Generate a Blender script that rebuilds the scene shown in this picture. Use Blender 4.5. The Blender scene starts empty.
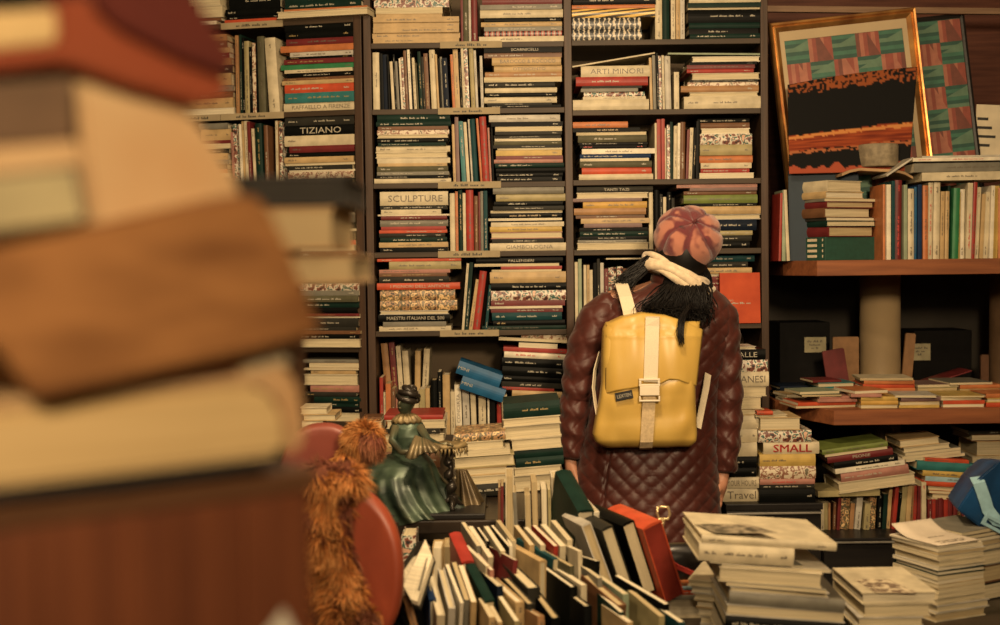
import bpy, bmesh, math, random
from mathutils import Vector, Matrix, Euler, noise
PI = math.pi
SC = bpy.context.scene
COL = SC.collection
RND = random.Random(11)
F_PX = 1250.0
CAM = Vector((0.0, 0.0, 1.40))
PITCH = math.radians(2.2)
ROLL = math.radians(0.72)

# ---------------------------------------------------------------- camera
fw = Vector((0, math.cos(PITCH), -math.sin(PITCH)))
r0 = Vector((1, 0, 0))
u0 = r0.cross(fw)
rt = (r0 * math.cos(ROLL) - u0 * math.sin(ROLL)).normalized()
up = rt.cross(fw).normalized()
cam_data = bpy.data.cameras.new('camera')
cam = bpy.data.objects.new('camera', cam_data)
COL.objects.link(cam)
M = Matrix((rt, up, -fw)).transposed().to_4x4()
M.translation = CAM
cam.matrix_world = M
cam_data.sensor_width = 36.0
cam_data.lens = 36.0 * F_PX / 1000.0
cam_data.clip_start = 0.02
cam_data.dof.use_dof = True
cam_data.dof.focus_distance = 3.95
cam_data.dof.aperture_fstop = 2.9
SC.camera = cam


def ray(px, py):
    return (fw * F_PX + rt * (px - 500.0) + up * (312.5 - py)).normalized()


def P(px, py, Y):
    d = ray(px, py)
    return CAM + d * (Y / d.y)


def PZ(px, py, z):
    d = ray(px, py)
    return CAM + d * ((z - CAM.z) / d.z)


def YPX(x, Y, z):
    """picture row of height z at distance Y in picture column x"""
    lo, hi = -2000.0, 3000.0
    for _ in range(50):
        mid = (lo + hi) / 2
        if P(x, mid, Y).z > z:
            lo = mid
        else:
            hi = mid
    return lo


def scl(Y):
    return F_PX / Y


class Frame:
    """upright plane through (x0, y0) turned by yaw; local x runs along it, local y goes back into it."""
    def __init__(self, x0, y0, yaw=0.0):
        self.m = Matrix.Translation((x0, y0, 0)) @ Matrix.Rotation(yaw, 4, 'Z')
        self.inv = self.m.inverted()

    def pix(self, px, py, dy=0.0):
        o = self.inv @ CAM
        d = (self.inv.to_3x3() @ ray(px, py))
        t = (dy - o.y) / d.y
        q = o + d * t
        return q.x, q.z

    def ppm(self, px, py, dy=0.0):
        x, z = self.pix(px, py, dy)
        w = self.m @ Vector((x, dy, z))
        return F_PX / (w - CAM).dot(fw)


# ---------------------------------------------------------------- materials
MATS = {}


def nodes(name):
    m = bpy.data.materials.new(name)
    m.use_nodes = True
    nt = m.node_tree
    b = nt.nodes['Principled BSDF']
    return m, nt, b


def mk(name, col, rough=0.6, metal=0.0, var=0.12, scale=30.0, stretch=(1, 1, 1), bump=0.0, col2=None, detail=4.0, spec=0.5, contrast=(0.35, 0.65), sheen=0.0):
    """a plain material whose colour wanders a little between col and col2 by noise"""
    if name in MATS:
        return MATS[name]
    m, nt, b = nodes(name)
    b.inputs['Roughness'].default_value = rough
    b.inputs['Metallic'].default_value = metal
    b.inputs['Specular IOR Level'].default_value = spec
    if sheen:
        b.inputs['Sheen Weight'].default_value = sheen
    tc = nt.nodes.new('ShaderNodeTexCoord')
    mp = nt.nodes.new('ShaderNodeMapping')
    mp.inputs['Scale'].default_value = stretch
    nz = nt.nodes.new('ShaderNodeTexNoise')
    nz.inputs['Scale'].default_value = scale
    nz.inputs['Detail'].default_value = detail
    cr = nt.nodes.new('ShaderNodeValToRGB')
    c2 = col2 or tuple(max(0.0, c * (1 - var * 2)) for c in col)
    cr.color_ramp.elements[0].position = contrast[0]
    cr.color_ramp.elements[1].position = contrast[1]
    cr.color_ramp.elements[0].color = (*c2, 1)
    cr.color_ramp.elements[1].color = (*col, 1)
    L = nt.links.new
    L(tc.outputs['Object'], mp.inputs['Vector'])
    L(mp.outputs['Vector'], nz.inputs['Vector'])
    L(nz.outputs['Fac'], cr.inputs['Fac'])
    L(cr.outputs['Color'], b.inputs['Base Color'])
    if bump:
        bp = nt.nodes.new('ShaderNodeBump')
        bp.inputs['Strength'].default_value = bump
        bp.inputs['Distance'].default_value = 0.004
        L(nz.outputs['Fac'], bp.inputs['Height'])
        L(bp.outputs['Normal'], b.inputs['Normal'])
    MATS[name] = m
    return m


def wood(name, c1, c2, rough=0.55, axis='x', scale=6.0, bump=0.15):
    st = {'x': (1, 14, 14), 'y': (14, 1, 14), 'z': (14, 14, 1)}[axis]
    return mk(name, c1, rough, 0, spec=.22, scale=scale, stretch=st, col2=c2, bump=bump, detail=6, contrast=(0.3, 0.7))


# colour codes of the book covers: code -> (name used in labels, colour)
CC = {
    'bk': ('black', (.004, .0045, .004)), 'ch': ('charcoal', (.026, .025, .020)), 'nv': ('navy', (.007, .012, .024)),
    'dg': ('dark green', (.008, .024, .018)), 'gn': ('bright green', (.03, .17, .065)), 'lg': ('lime green', (.15, .19, .045)),
    'ol': ('olive', (.09, .085, .05)), 'gy': ('grey', (.17, .16, .125)), 'lt': ('pale grey', (.45, .42, .35)),
    'cr': ('cream', (.53, .46, .31)), 'wh': ('off-white', (.68, .62, .48)), 'tn': ('tan', (.44, .31, .15)),
    'oc': ('ochre', (.5, .3, .07)), 'or': ('orange', (.45, .155, .055)), 'ro': ('red-orange', (.46, .07, .028)), 'dr': ('dark red', (.19, .025, .016)),
    'rd': ('red', (.30, .032, .022)), 'mr': ('maroon', (.13, .018, .018)), 'br': ('brown', (.14, .065, .03)),
    'lb': ('light brown', (.33, .18, .08)), 'tl': ('teal', (.03, .15, .15)), 'bl': ('blue', (.015, .1, .22)),
    'db': ('dark blue', (.012, .03, .08)), 'pk': ('pink', (.36, .17, .13)), 'mv': ('mauve', (.17, .10, .09)),
    'yl': ('yellow', (.48, .33, .09)), 'dt': ('dark teal', (.012, .05, .055)), 'po': ('pale olive', (.33, .28, .14)),
    'lc': ('light blue', (.3, .45, .5)), 'sg': ('sage green', (.25, .3, .2)),
}


def cover_mat(code):
    n, c = CC[code]
    return mk('cover_' + n.replace(' ', '_').replace('-', '_'), c, 0.45, var=.14, scale=22, spec=.24 if max(c) > .1 else .07, bump=.05)


def page_mat(tone=0):
    cols = [(.56, .48, .31), (.64, .57, .41), (.43, .34, .19)]
    n = ['page_edges_cream', 'page_edges_white', 'page_edges_tan'][tone]
    return mk(n, cols[tone], .85, scale=3.0, stretch=(2, 2, 260), col2=tuple(c * .62 for c in cols[tone]), bump=.25, detail=3, spec=.15, contrast=(.3, .62))


def ink(kind):
    return {'m': mk('print_pale', (.36, .33, .25), .5, var=.05), 'd': mk('print_dark', (.10, .08, .055), .5, var=.05),
            'g': mk('print_gold', (.30, .21, .08), .4, var=.05), 'r': mk('print_red', (.45, .04, .03), .5, var=.05)}[kind]


def art_mat(kind):
    if kind in MATS:
        return MATS[kind]
    m, nt, b = nodes(kind)
    b.inputs['Roughness'].default_value = .4
    L = nt.links.new
    tc = nt.nodes.new('ShaderNodeTexCoord')
    mp = nt.nodes.new('ShaderNodeMapping')
    cr = nt.nodes.new('ShaderNodeValToRGB')
    L(tc.outputs['Object'], mp.inputs['Vector'])
    pal = {'printed_figures': [(.03, .02, .015), (.35, .2, .09), (.1, .08, .04), (.62, .42, .2), (.2, .16, .1)],
           'printed_garland': [(.58, .5, .36), (.55, .47, .34), (.22, .1, .06), (.5, .42, .3), (.12, .1, .06)],
           'printed_chevrons': [(.012, .012, .012), (.012, .015, .018), (.02, .045, .06), (.42, .36, .25), (.5, .43, .32)],
           'printed_stripes': [(.03, .02, .01), (.03, .02, .01), (.65, .42, .09), (.65, .42, .09), (.6, .4, .1)],
           'printed_mix': [(.02, .02, .02), (.17, .06, .04), (.55, .5, .4), (.04, .1, .08), (.5, .3, .2)],
           'printed_bands': [(.02, .01, .01), (.4, .05, .03), (.02, .01, .01), (.45, .12, .07), (.3, .25, .2)]}[kind]
    cr.color_ramp.interpolation = 'CONSTANT'
    e = cr.color_ramp.elements
    pos = [0, .36, .46, .55, .64]
    if kind in ('printed_stripes', 'printed_chevrons', 'printed_bands'):
        pos = [0, .25, .5, .7, .88]
    e[0].color = (*pal[0], 1)
    e[1].position = pos[1]
    e[1].color = (*pal[1], 1)
    for i in (2, 3, 4):
        q = e.new(pos[i])
        q.color = (*pal[i], 1)
    if kind in ('printed_stripes', 'printed_chevrons', 'printed_bands'):
        w = nt.nodes.new('ShaderNodeTexWave')
        w.wave_type = 'BANDS'
        w.bands_direction = 'X' if kind != 'printed_stripes' else 'DIAGONAL'
        w.inputs['Scale'].default_value = {'printed_stripes': 32, 'printed_chevrons': 18, 'printed_bands': 16}[kind]
        w.inputs['Distortion'].default_value = {'printed_stripes': 0.3, 'printed_chevrons': 5, 'printed_bands': 1}[kind]
        w.inputs['Detail Scale'].default_value = 4
        if kind == 'printed_stripes':
            mp.inputs['Rotation'].default_value = (0, .9, 0)
        L(mp.outputs['Vector'], w.inputs['Vector'])
        L(w.outputs['Fac'], cr.inputs['Fac'])
    else:
        nz = nt.nodes.new('ShaderNodeTexNoise')
        nz.inputs['Scale'].default_value = 55
        nz.inputs['Detail'].default_value = 3
        L(mp.outputs['Vector'], nz.inputs['Vector'])
        L(nz.outputs['Fac'], cr.inputs['Fac'])
    L(cr.outputs['Color'], b.inputs['Base Color'])
    MATS[kind] = m
    return m


# ---------------------------------------------------------------- mesh helpers
def quad(bm, pts, mi=0):
    f = bm.faces.new([bm.verts.new(p) for p in pts])
    f.material_index = mi
    return f


def box(bm, lo, hi, mi=0, mat=None, bev=0.0):
    vs = []
    for z in (lo[2], hi[2]):
        for x, y in ((lo[0], lo[1]), (hi[0], lo[1]), (hi[0], hi[1]), (lo[0], hi[1])):
            p = Vector((x, y, z))
            vs.append(bm.verts.new(mat @ p if mat else p))
    fs = [(3, 2, 1, 0), (4, 5, 6, 7), (0, 1, 5, 4), (1, 2, 6, 5), (2, 3, 7, 6), (3, 0, 4, 7)]
    out = []
    for f in fs:
        q = bm.faces.new([vs[i] for i in f])
        q.material_index = mi
        out.append(q)
    if bev:
        es = list({e for q in out for e in q.edges})
        r = bmesh.ops.bevel(bm, geom=es, offset=bev, segments=2, profile=.6, affect='EDGES')
        for q in r['faces']:
            q.material_index = mi
    return vs


def extrude_profile(bm, prof, x0, x1, mi=0, sections=None):
    """prof: closed list of (y, z); swept along x"""
    n = len(prof)
    a = [bm.verts.new((x0, y, z)) for y, z in prof]
    b = [bm.verts.new((x1, y, z)) for y, z in prof]
    for i in range(n):
        j = (i + 1) % n
        q = bm.faces.new((a[i], a[j], b[j], b[i]))
        q.material_index = mi
    for l, rev in ((a, True), (b, False)):
        f = bm.faces.new(l[::-1] if rev else l)
        f.material_index = mi
        f.normal_update()
        bmesh.ops.triangulate(bm, faces=[f], ngon_method='EAR_CLIP')


def loft(bm, rings, mi=0, cap=True, closed=True):
    rows = [[bm.verts.new(p) for p in r] for r in rings]
    n = len(rows[0])
    for a, b in zip(rows, rows[1:]):
        for i in range(n if closed else n - 1):
            j = (i + 1) % n
            q = bm.faces.new((a[i], a[j], b[j], b[i]))
            q.material_index = mi
            q.smooth = True
    if cap:
        for r, rev in ((rows[0], True), (rows[-1], False)):
            f = bm.faces.new(r[::-1] if rev else r)
            f.material_index = mi
    return rows


def tube(bm, pts, rads, n=10, mi=0, flat=1.0):
    rings = []
    pts = [Vector(p) for p in pts]
    side = None
    for i, p in enumerate(pts):
        t = (pts[min(i + 1, len(pts) - 1)] - pts[max(i - 1, 0)]).normalized()
        if side is None:
            side = t.orthogonal().normalized()
        side = (side - t * side.dot(t)).normalized()
        o = t.cross(side)
        r = rads[i] if isinstance(rads, (list, tuple)) else rads
        rings.append([p + side * math.cos(2 * PI * k / n) * r + o * math.sin(2 * PI * k / n) * r * flat for k in range(n)])
    loft(bm, rings, mi)


WM = {}


def place(o, parent, mw):
    """world matrix without waiting for the dependency graph"""
    if parent:
        o.parent = parent
    pw = WM[parent.name] if parent else Matrix()
    mw = mw if mw is not None else (Matrix() if (parent is None or parent.type == 'EMPTY') else pw.copy())
    WM[o.name] = mw.copy()
    o.matrix_basis = pw.inverted() @ mw


def make(name, bm, mats, parent=None, loc=None, mw=None, smooth=False, normals=True):
    if normals:
        bmesh.ops.recalc_face_normals(bm, faces=bm.faces[:])
    me = bpy.data.meshes.new(name)
    bm.to_mesh(me)
    bm.free()
    for m in (mats if isinstance(mats, (list, tuple)) else [mats]):
        me.materials.append(m)
    if smooth:
        for p in me.polygons:
            p.use_smooth = True
    o = bpy.data.objects.new(name, me)
    COL.objects.link(o)
    place(o, parent, mw if mw is not None else (Matrix.Translation(loc) if loc is not None else None))
    return o


def empty(name, label, cat, loc=(0, 0, 0), rz=0.0, group=None, mw=None):
    o = bpy.data.objects.new(name, None)
    COL.objects.link(o)
    o.empty_display_size = .05
    place(o, None, mw if mw is not None else Matrix.Translation(loc) @ Matrix.Rotation(rz, 4, 'Z'))
    return tag(o, label, cat, group)


LABELS = {}


def tag(o, label, cat, group=None):
    o['label'] = label
    o['category'] = cat
    if group:
        o['group'] = group
    LABELS.setdefault(label, []).append(o.name)
    nw = len(label.split())
    if nw > 16 or nw < 4:
        print('LABEL LENGTH', nw, label)
    return o


def structure(o):
    o['kind'] = 'structure'
    return o


TXT = {}


def text_tris(s):
    """outline of a line of text as triangles, 1 unit high capitals, centred on x, bottom at 0"""
    if s in TXT:
        return TXT[s]
    cu = bpy.data.curves.new('lettering', 'FONT')
    cu.body = s
    cu.resolution_u = 2
    ob = bpy.data.objects.new('lettering', cu)
    COL.objects.link(ob)
    dg = bpy.context.evaluated_depsgraph_get()
    me = bpy.data.meshes.new_from_object(ob.evaluated_get(dg))
    me.calc_loop_triangles()
    vs = [v.co.copy() for v in me.vertices]
    x0 = min(v.x for v in vs)
    x1 = max(v.x for v in vs)
    y1 = max(v.y for v in vs)
    tr = [tuple(t.vertices) for t in me.loop_triangles]
    out = ([((v.x - (x0 + x1) / 2) / y1, v.y / y1) for v in vs], tr, (x1 - x0) / y1)
    bpy.data.objects.remove(ob)
    bpy.data.curves.remove(cu)
    bpy.data.meshes.remove(me)
    TXT[s] = out
    return out


def put_text(bm, s, fn, h, mi, maxw=None, stretch=1.0):
    """fn(u, v) -> point; u along the text, v up, both in metres from the centre of the line"""
    vs, tr, w = text_tris(s)
    sx = h * stretch
    if maxw and w * sx > maxw:
        sx = maxw / w
    bv = [bm.verts.new(fn(x * sx, (y - .5) * h)) for x, y in vs]
    for t in tr:
        try:
            f = bm.faces.new([bv[i] for i in t])
            f.material_index = mi
        except ValueError:
            pass


def scribble(bm, fn, length, h, mi, rnd, centre=0.0):
    """small print too fine to read: a run of short strokes"""
    u = centre - length / 2
    end = centre + length / 2
    while u < end:
        wl = rnd.randint(3, 8)
        for k in range(wl):
            w = h * rnd.uniform(.25, .6)
            hh = h * rnd.choice((.6, .6, 1.0))
            if u + w > end:
                return
            f = bm.faces.new([bm.verts.new(fn(a, b)) for a, b in ((u, -h / 2), (u + w, -h / 2), (u + w, -h / 2 + hh), (u, -h / 2 + hh))])
            f.material_index = mi
            u += w + h * .18
        u += h * .8


# ---------------------------------------------------------------- the book
def book_mesh(name, l, w, t, code, opt='', parent=None, mw=None, rnd=RND, hard=None, ptone=None, child_pages=False):
    """local frame: x along the spine (0..l), spine at y=0 facing -y, thickness z 0..t, fore-edge at y=w"""
    hard = (t > .012 and rnd.random() < .75) if hard is None else hard
    b = .0028 if hard else .0008
    b = min(b, t * .2)
    ins = .003 if hard else .0004
    bulge = min(.004, t * .12) if hard else .0004
    bm = bmesh.new()
    arc = [(-bulge * math.sin(PI * k / 6), t * k / 6) for k in range(7)]
    prof = [(w, 0)] + arc + [(w, t), (w, t - b), (b * 1.2, t - b), (b * 1.2, b), (w, b)]
    extrude_profile(bm, prof, 0, l, 0)
    if ptone is None:
        ptone = rnd.choice((0, 0, 1, 2))
    mats = [cover_mat(code) if not opt.startswith('a:') else art_mat(opt[2:]), page_mat(ptone)]
    pages = None
    if child_pages:
        pages = bmesh.new()
        box(pages, (ins, b * 1.3, b), (l - ins, w - ins, t - b), 0)
    else:
        box(bm, (ins, b * 1.3, b), (l - ins, w - ins, t - b), 1)
    e = .0004

    def fn_at(cx, cz, flip=1):
        return lambda u, v: (cx + u * flip, -bulge - e, cz + v * flip)
    mi = 2
    if opt and not opt.startswith('a:') and opt != 'p':
        kind = opt[0]
        mats.append(ink(kind))
        if ':' in opt:
            txt = opt.split(':', 1)[1].replace('_', ' ')
            hgt = min(t * {'SMALL': .68, 'TIZIANO': .6, 'Travel': .62, 'YOUR_HOURS': .5}.get(opt.split(':', 1)[1], .46), .024)
            if txt == 'MINI':
                put_text(bm, txt, fn_at(l * .14, t * .5), .011, mi, l * .8, 1.25)
            else:
                for off in ((-.001, 0, .001) if txt == 'SMALL' else (0,)):      # heavier strokes
                    put_text(bm, txt, fn_at(l * .52 + off, t * .5 + off * .3), hgt, mi, l * .8, 1.25)
        elif t > .006:
            h = min(t * .30, .0062)
            if rnd.random() < .7:
                scribble(bm, fn_at(l * rnd.uniform(.3, .6), t * .5), l * rnd.uniform(.25, .5), h, mi, rnd)
            if rnd.random() < .6:
                scribble(bm, fn_at(l * .9, t * .5), l * .08, h, mi, rnd)
            if rnd.random() < .5:
                scribble(bm, fn_at(l * .12, t * .5), l * .13, h, mi, rnd)
    o = make(name, bm, mats, parent, mw=mw)
    if pages is not None:
        make('page_block', pages, [page_mat(ptone)], o)
    return o


ORD = ['first', 'second', 'third', 'fourth', 'fifth', 'sixth', 'seventh', 'eighth', 'ninth', 'tenth', 'eleventh', 'twelfth', 'thirteenth',
       'fourteenth', 'fifteenth', 'sixteenth', 'seventeenth', 'eighteenth', 'nineteenth', 'twentieth', 'twenty-first', 'twenty-second',
       'twenty-third', 'twenty-fourth', 'twenty-fifth', 'twenty-sixth', 'twenty-seventh', 'twenty-eighth', 'twenty-ninth', 'thirtieth', 'thirty-first', 'thirty-second',
       'thirty-third', 'thirty-fourth', 'thirty-fifth', 'thirty-sixth', 'thirty-seventh', 'thirty-eighth']


def kind_of_book(t_px, opt, w):
    return 'book'


def describe(code, opt, what):
    n = CC[code][0]
    if opt.startswith('a:'):
        n = {'printed_figures': 'picture-printed brown', 'printed_garland': 'cream picture-printed', 'printed_chevrons': 'black and cream patterned',
             'printed_stripes': 'yellow and black striped', 'printed_mix': 'multicoloured', 'printed_bands': 'red and black banded'}[opt[2:]]
    s = n + ' ' + what
    if ':' in opt and not opt.startswith('a:'):
        s += ' titled ' + opt.split(':', 1)[1].replace('_', ' ')
    return s


def parse(data):
    rows = []
    for ln in data.strip().split('\n'):
        for it in ln.split(';'):
            it = it.split()
            if it:
                rows.append(it)
    return rows


def stack(fr, place, ybot, data, zbot=None, dy=0.0, tilt=0.0, depth=(.19, .25), group=None, refx=None, hang=0.0, pages_child=True, hard=None):
    """books lying flat. data rows, top first: 'ytop code x0 x1 opt'; thickness runs to the next row.
    Built from the surface up, so each book rests on the one below."""
    rows = parse(data)
    ys = [float(r[0]) for r in rows] + [float(ybot)]
    n = len(rows)
    refx = refx if refx is not None else (float(rows[-1][2]) + float(rows[-1][3])) / 2
    z = zbot if zbot is not None else fr.pix(refx, ybot, dy)[1]
    px0 = fr.pix(refx, ybot, dy)[0]
    R = Matrix.Translation((px0, 0, z)) @ Matrix.Rotation(-math.radians(tilt), 4, 'Y') @ Matrix.Translation((-px0, 0, -z))
    group = group or ('books in the ' + place)
    out = []
    for i in range(n - 1, -1, -1):
        r = rows[i]
        code, xa, xb = r[1], float(r[2]), float(r[3])
        opt = r[4] if len(r) > 4 and r[4] != '-' else ''
        if opt == '' and max(CC[code][1]) < .16 and RND.random() < .8:
            opt = RND.choice('mmg')
        elif opt == '' and RND.random() < .55:
            opt = 'd'
        sc_ = fr.ppm((xa + xb) / 2, ys[i], dy)
        t = (ys[i + 1] - ys[i]) / sc_
        ym = (ys[i] + ys[i + 1]) / 2
        x0 = fr.pix(xa, ym, dy)[0]
        x1 = fr.pix(xb, ym, dy)[0]
        l = x1 - x0
        w = min(RND.uniform(*depth), max(.1, l * 1.3))
        j = RND.uniform(0, .012) + hang
        t -= .0003
        if opt.startswith('p'):        # fore-edge to the viewer
            loc = Matrix.Translation((x1, dy + j + w, z)) @ Matrix.Rotation(PI, 4, 'Z')
        else:
            loc = Matrix.Translation((x0, dy + j, z))
        yawj = Matrix.Translation((l / 2, 0, 0)) @ Matrix.Rotation(RND.uniform(-.012, .012), 4, 'Z') @ Matrix.Translation((-l / 2, 0, 0))
        hd = (t > .020 or (t > .0125 and RND.random() < .45)) if hard is None else hard
        kd = ('book' if opt.startswith('p') else 'hardback') if hd else 'paperback'
        o = book_mesh(kd, l, w, t, code, opt, None, fr.m @ R @ loc @ yawj, child_pages=opt.startswith('p'), ptone=(1 if code in ('wh',) else 0) if opt.startswith('p') else None, hard=hd)
        if n == 1:
            lab = describe(code, opt, kd) + ', ' + place
        else:
            pos = 'top' if i == 0 else ('bottom' if i == n - 1 else ORD[i] + ' from top')
            lab = describe(code, opt, kd) + ', ' + pos + ', ' + place
        tag(o, lab, kd, group)
        out.append(o)
        z += t + .0003
    return out


def uprights(fr, place, ybot, data, zbot=None, dy=0.0, depth=(.17, .22), lean=0.0, group=None, hard=None, what='upright '):
    """books standing. data rows, left first: 'x0 x1 ytop code opt lean_px' with x at the foot; lean_px = how far the head shifts to the right"""
    rows = parse(data)
    group = group or ('upright books in the ' + place)
    n = len(rows)
    out = []
    for i, r in enumerate(rows):
        xa, xb, yt, code = float(r[0]), float(r[1]), float(r[2]), r[3]
        opt = r[4] if len(r) > 4 and r[4] != '-' else ''
        ln = float(r[5]) if len(r) > 5 else lean
        if opt == '' and RND.random() < .6:
            opt = RND.choice('mmg') if max(CC[code][1]) < .16 else 'd'
        x0, zb = fr.pix(xa, ybot, dy)
        x1, _ = fr.pix(xb, ybot, dy)
        z = zbot if zbot is not None else fr.pix((xa + xb) / 2, ybot, dy)[1]
        t = (x1 - x0) * .985
        hgt = (ybot - yt) / fr.ppm(xa, ybot, dy)
        w = min(RND.uniform(*depth), hgt * .95)
        ang = math.atan2(ln, ybot - yt)
        # local book: spine along x -> stand it up: x->z, z->x (thickness along x)
        B = Matrix(((0, 0, -1, 0), (0, 1, 0, 0), (1, 0, 0, 0), (0, 0, 0, 1)))   # book x -> world z, book z -> -x
        rot = Matrix.Rotation(ang, 4, 'Y')
        lift = abs(math.sin(ang)) * t if ang > 0 else 0
        pivot = Matrix.Translation((x0, dy + RND.uniform(0, .02), z + (t * math.sin(ang) if ang > 0 else 0)))
        if ang < 0:
            pivot = Matrix.Translation((x0, dy + RND.uniform(0, .02), z)) @ Matrix.Translation((0, 0, 0))
            rot = Matrix.Translation((t, 0, 0)) @ Matrix.Rotation(ang, 4, 'Y') @ Matrix.Translation((-t, 0, 0))
            pivot = Matrix.Translation((x0, dy + RND.uniform(0, .02), z + t * math.sin(-ang)))
        mw = fr.m @ pivot @ rot @ Matrix.Translation((t, 0, 0)) @ B
        pf = opt.startswith('p')
        if pf:
            mw = fr.m @ pivot @ rot @ Matrix.Translation((0, w, 0)) @ Matrix.Rotation(PI, 4, 'Z') @ B
        hd = (t > .020 or (t > .0125 and RND.random() < .45)) if hard is None else hard
        kd = ('book' if opt.startswith('p') else 'hardback') if hd else 'paperback'
        o = book_mesh(kd, hgt, w, t, code, opt, None, mw, hard=hd, child_pages=pf)
        pos = ('leftmost' if i == 0 else 'rightmost' if i == n - 1 else ORD[i] + ' from left') if n > 1 else ''
        lab = describe(code, opt, what + kd) + ', ' + (pos + ', ' if pos else '') + place
        tag(o, lab, kd, group)
        out.append(o)
    return out
# ================================================================= the room
M_WALL = mk('aged_plaster', (.12, .085, .055), .9, scale=4, bump=.2)
M_WALLR = wood('red_brown_panelling', (.11, .04, .024), (.06, .02, .013), .6, 'x', 5)
M_DARKWALL = mk('dark_stained_wall', (.03, .025, .018), .85, scale=5, var=.25, bump=.1)
M_FLOOR = wood('dark_floor_boards', (.09, .05, .03), (.04, .022, .014), .6, 'y', 3)
M_CASE = wood('brown_bookcase_wood', (.055, .036, .021), (.03, .02, .012), .5, 'x', 5)
M_CASEV = wood('brown_bookcase_wood_upright', (.066, .037, .022), (.034, .02, .012), .45, 'z', 5)
M_BACK = mk('olive_brown_back_panel', (.085, .06, .034), .8, scale=3, var=.15)
M_SHELF = wood('orange_brown_shelf_wood', (.25, .09, .036), (.15, .052, .023), .5, 'x', 4)
M_BLACKWOOD = wood('black_painted_wood', (.016, .014, .012), (.009, .008, .008), .38, 'x', 4)
M_PAPER = mk('old_paper', (.62, .54, .38), .8, scale=18, var=.08)


def slab(name, lo, hi, m, kind=True):
    bm = bmesh.new()
    box(bm, lo, hi)
    o = make(name, bm, m)
    return structure(o) if kind else o


slab('floor', (-3.2, -1.0, -.06), (3.4, 5.2, 0), M_FLOOR)
slab('ceiling', (-3.2, -1.0, 2.95), (3.4, 5.2, 3.01), mk('ceiling_plaster', (.35, .28, .2), .9, scale=3))
slab('wall_back', (-3.2, 5.05, 0), (3.4, 5.2, 2.95), M_DARKWALL)
slab('wall_left', (-3.3, -1.0, 0), (-3.2, 5.2, 2.95), M_WALL)
slab('wall_right', (3.4, -1.0, 0), (3.5, 5.2, 2.95), M_WALL)
slab('wall_front', (-3.2, -1.1, 0), (3.4, -1.0, 2.95), M_WALL)

# ================================================================= bookcases
YB = 4.40
main = Frame(0, YB, 0)
PX_L = P(363, 250, YB).x
left = Frame(P(363.5, 250, YB).x - .002, YB, math.radians(-12))


def board(bm_or, parent, fr, name, x0, x1, ztop, th, depth, m, y0=0.0):
    bm = bmesh.new()
    box(bm, (x0, y0, ztop - th), (x1, depth, ztop), bev=.0015)
    return make(name, bm, m, parent, mw=fr.m)


# --- middle and right bays share one double bookcase
def zline(fr, px, py, dy=0):
    return fr.pix(px, py, dy)[1]


case = empty('bookcase', 'tall brown double-bay bookcase filled with books, in front of the woman', 'bookcase', (0, YB, 0))
xa0, xa1 = main.pix(365.8, 200)[0], main.pix(373.2, 200)[0]
xb0, xb1 = main.pix(565.6, 200)[0], main.pix(573.2, 200)[0]
xc0, xc1 = main.pix(761.3, 200)[0], main.pix(768.6, 200)[0]
for nm, a, b in (('side_panel', xa0, xa1), ('centre_divider', xb0, xb1), ('side_panel', xc0, xc1)):
    bm = bmesh.new()
    box(bm, (a, 0, 0), (b, .33, 2.62), bev=.002)
    make(nm, bm, M_CASEV, case, mw=main.m)
bm = bmesh.new()
box(bm, (xa0 + .001, .331, .05), (xc1 - .001, .345, 2.62))
make('back_panel', bm, M_BACK, case, mw=main.m)
TH = .019
ZC = [zline(main, 470, y) for y in (42.0, 108.2, 182.2, 251.4, 330.4)]
ZD = [zline(main, 665, y) for y in (39.0, 109.0, 179.0, 249.0, 324.0)]
for zz, a, b in [(z, xa1, xb0) for z in ZC] + [(z, xb1, xc0) for z in ZD] + [(2.6, xa1, xb0), (2.6, xb1, xc0), (.35, xa1, xb0), (.35, xb1, xc0)]:
    board(None, case, main, 'shelf_board', a + .0005, b - .0005, zz, TH, .33, M_CASE, y0=.002)
ZCB = .80
board(None, case, main, 'shelf_board', xa1 + .0005, xb0 - .0005, ZCB, .03, .33, M_CASE, y0=.002)
board(None, case, main, 'shelf_board', xb1 + .0005, xc0 - .0005, ZCB, .03, .33, M_CASE, y0=.002)


def label_strip(fr, parent, x0, x1, ztop, seed, dy=-.0035, hh=.022):
    rnd = random.Random(seed)
    bm = bmesh.new()
    a, b = x0, x1
    box(bm, (a, dy, ztop - hh), (b, dy + .003, ztop + .001), 0)
    scribble(bm, lambda u, v: ((a + b) / 2 + u, dy - .0004, ztop - hh * .5 + v), (b - a) * .5, .009, 1, rnd)
    return make('shelf_label', bm, [mk('yellowed_label_paper', (.30, .24, .14), .8, scale=18, var=.08), mk('label_ink', (.02, .018, .012), .6)], parent, mw=fr.m)


for i, (xl, xr) in enumerate(((440, 502), (438, 500), (438, 501), (438, 500), (440, 499))):
    yy = (44, 110, 185, 254, 333)[i]
    label_strip(main, case, main.pix(xl, yy)[0], main.pix(xr, yy)[0], ZC[i] + .001, i)

# --- left bookcase, turned a little
lw = left.pix(356, 200)[0], left.pix(363.8, 200)[0]
lcase = empty('bookcase', 'brown bookcase at an angle, partly hidden behind the blurred stack of old books', 'bookcase', mw=left.m)
TP = math.tan(math.radians(12))      # the right end is cut square to the neighbouring case


def taper(bm, a):
    for v in bm.verts:
        if v.co.x > a - .02:
            v.co.x -= v.co.y * TP


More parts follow.
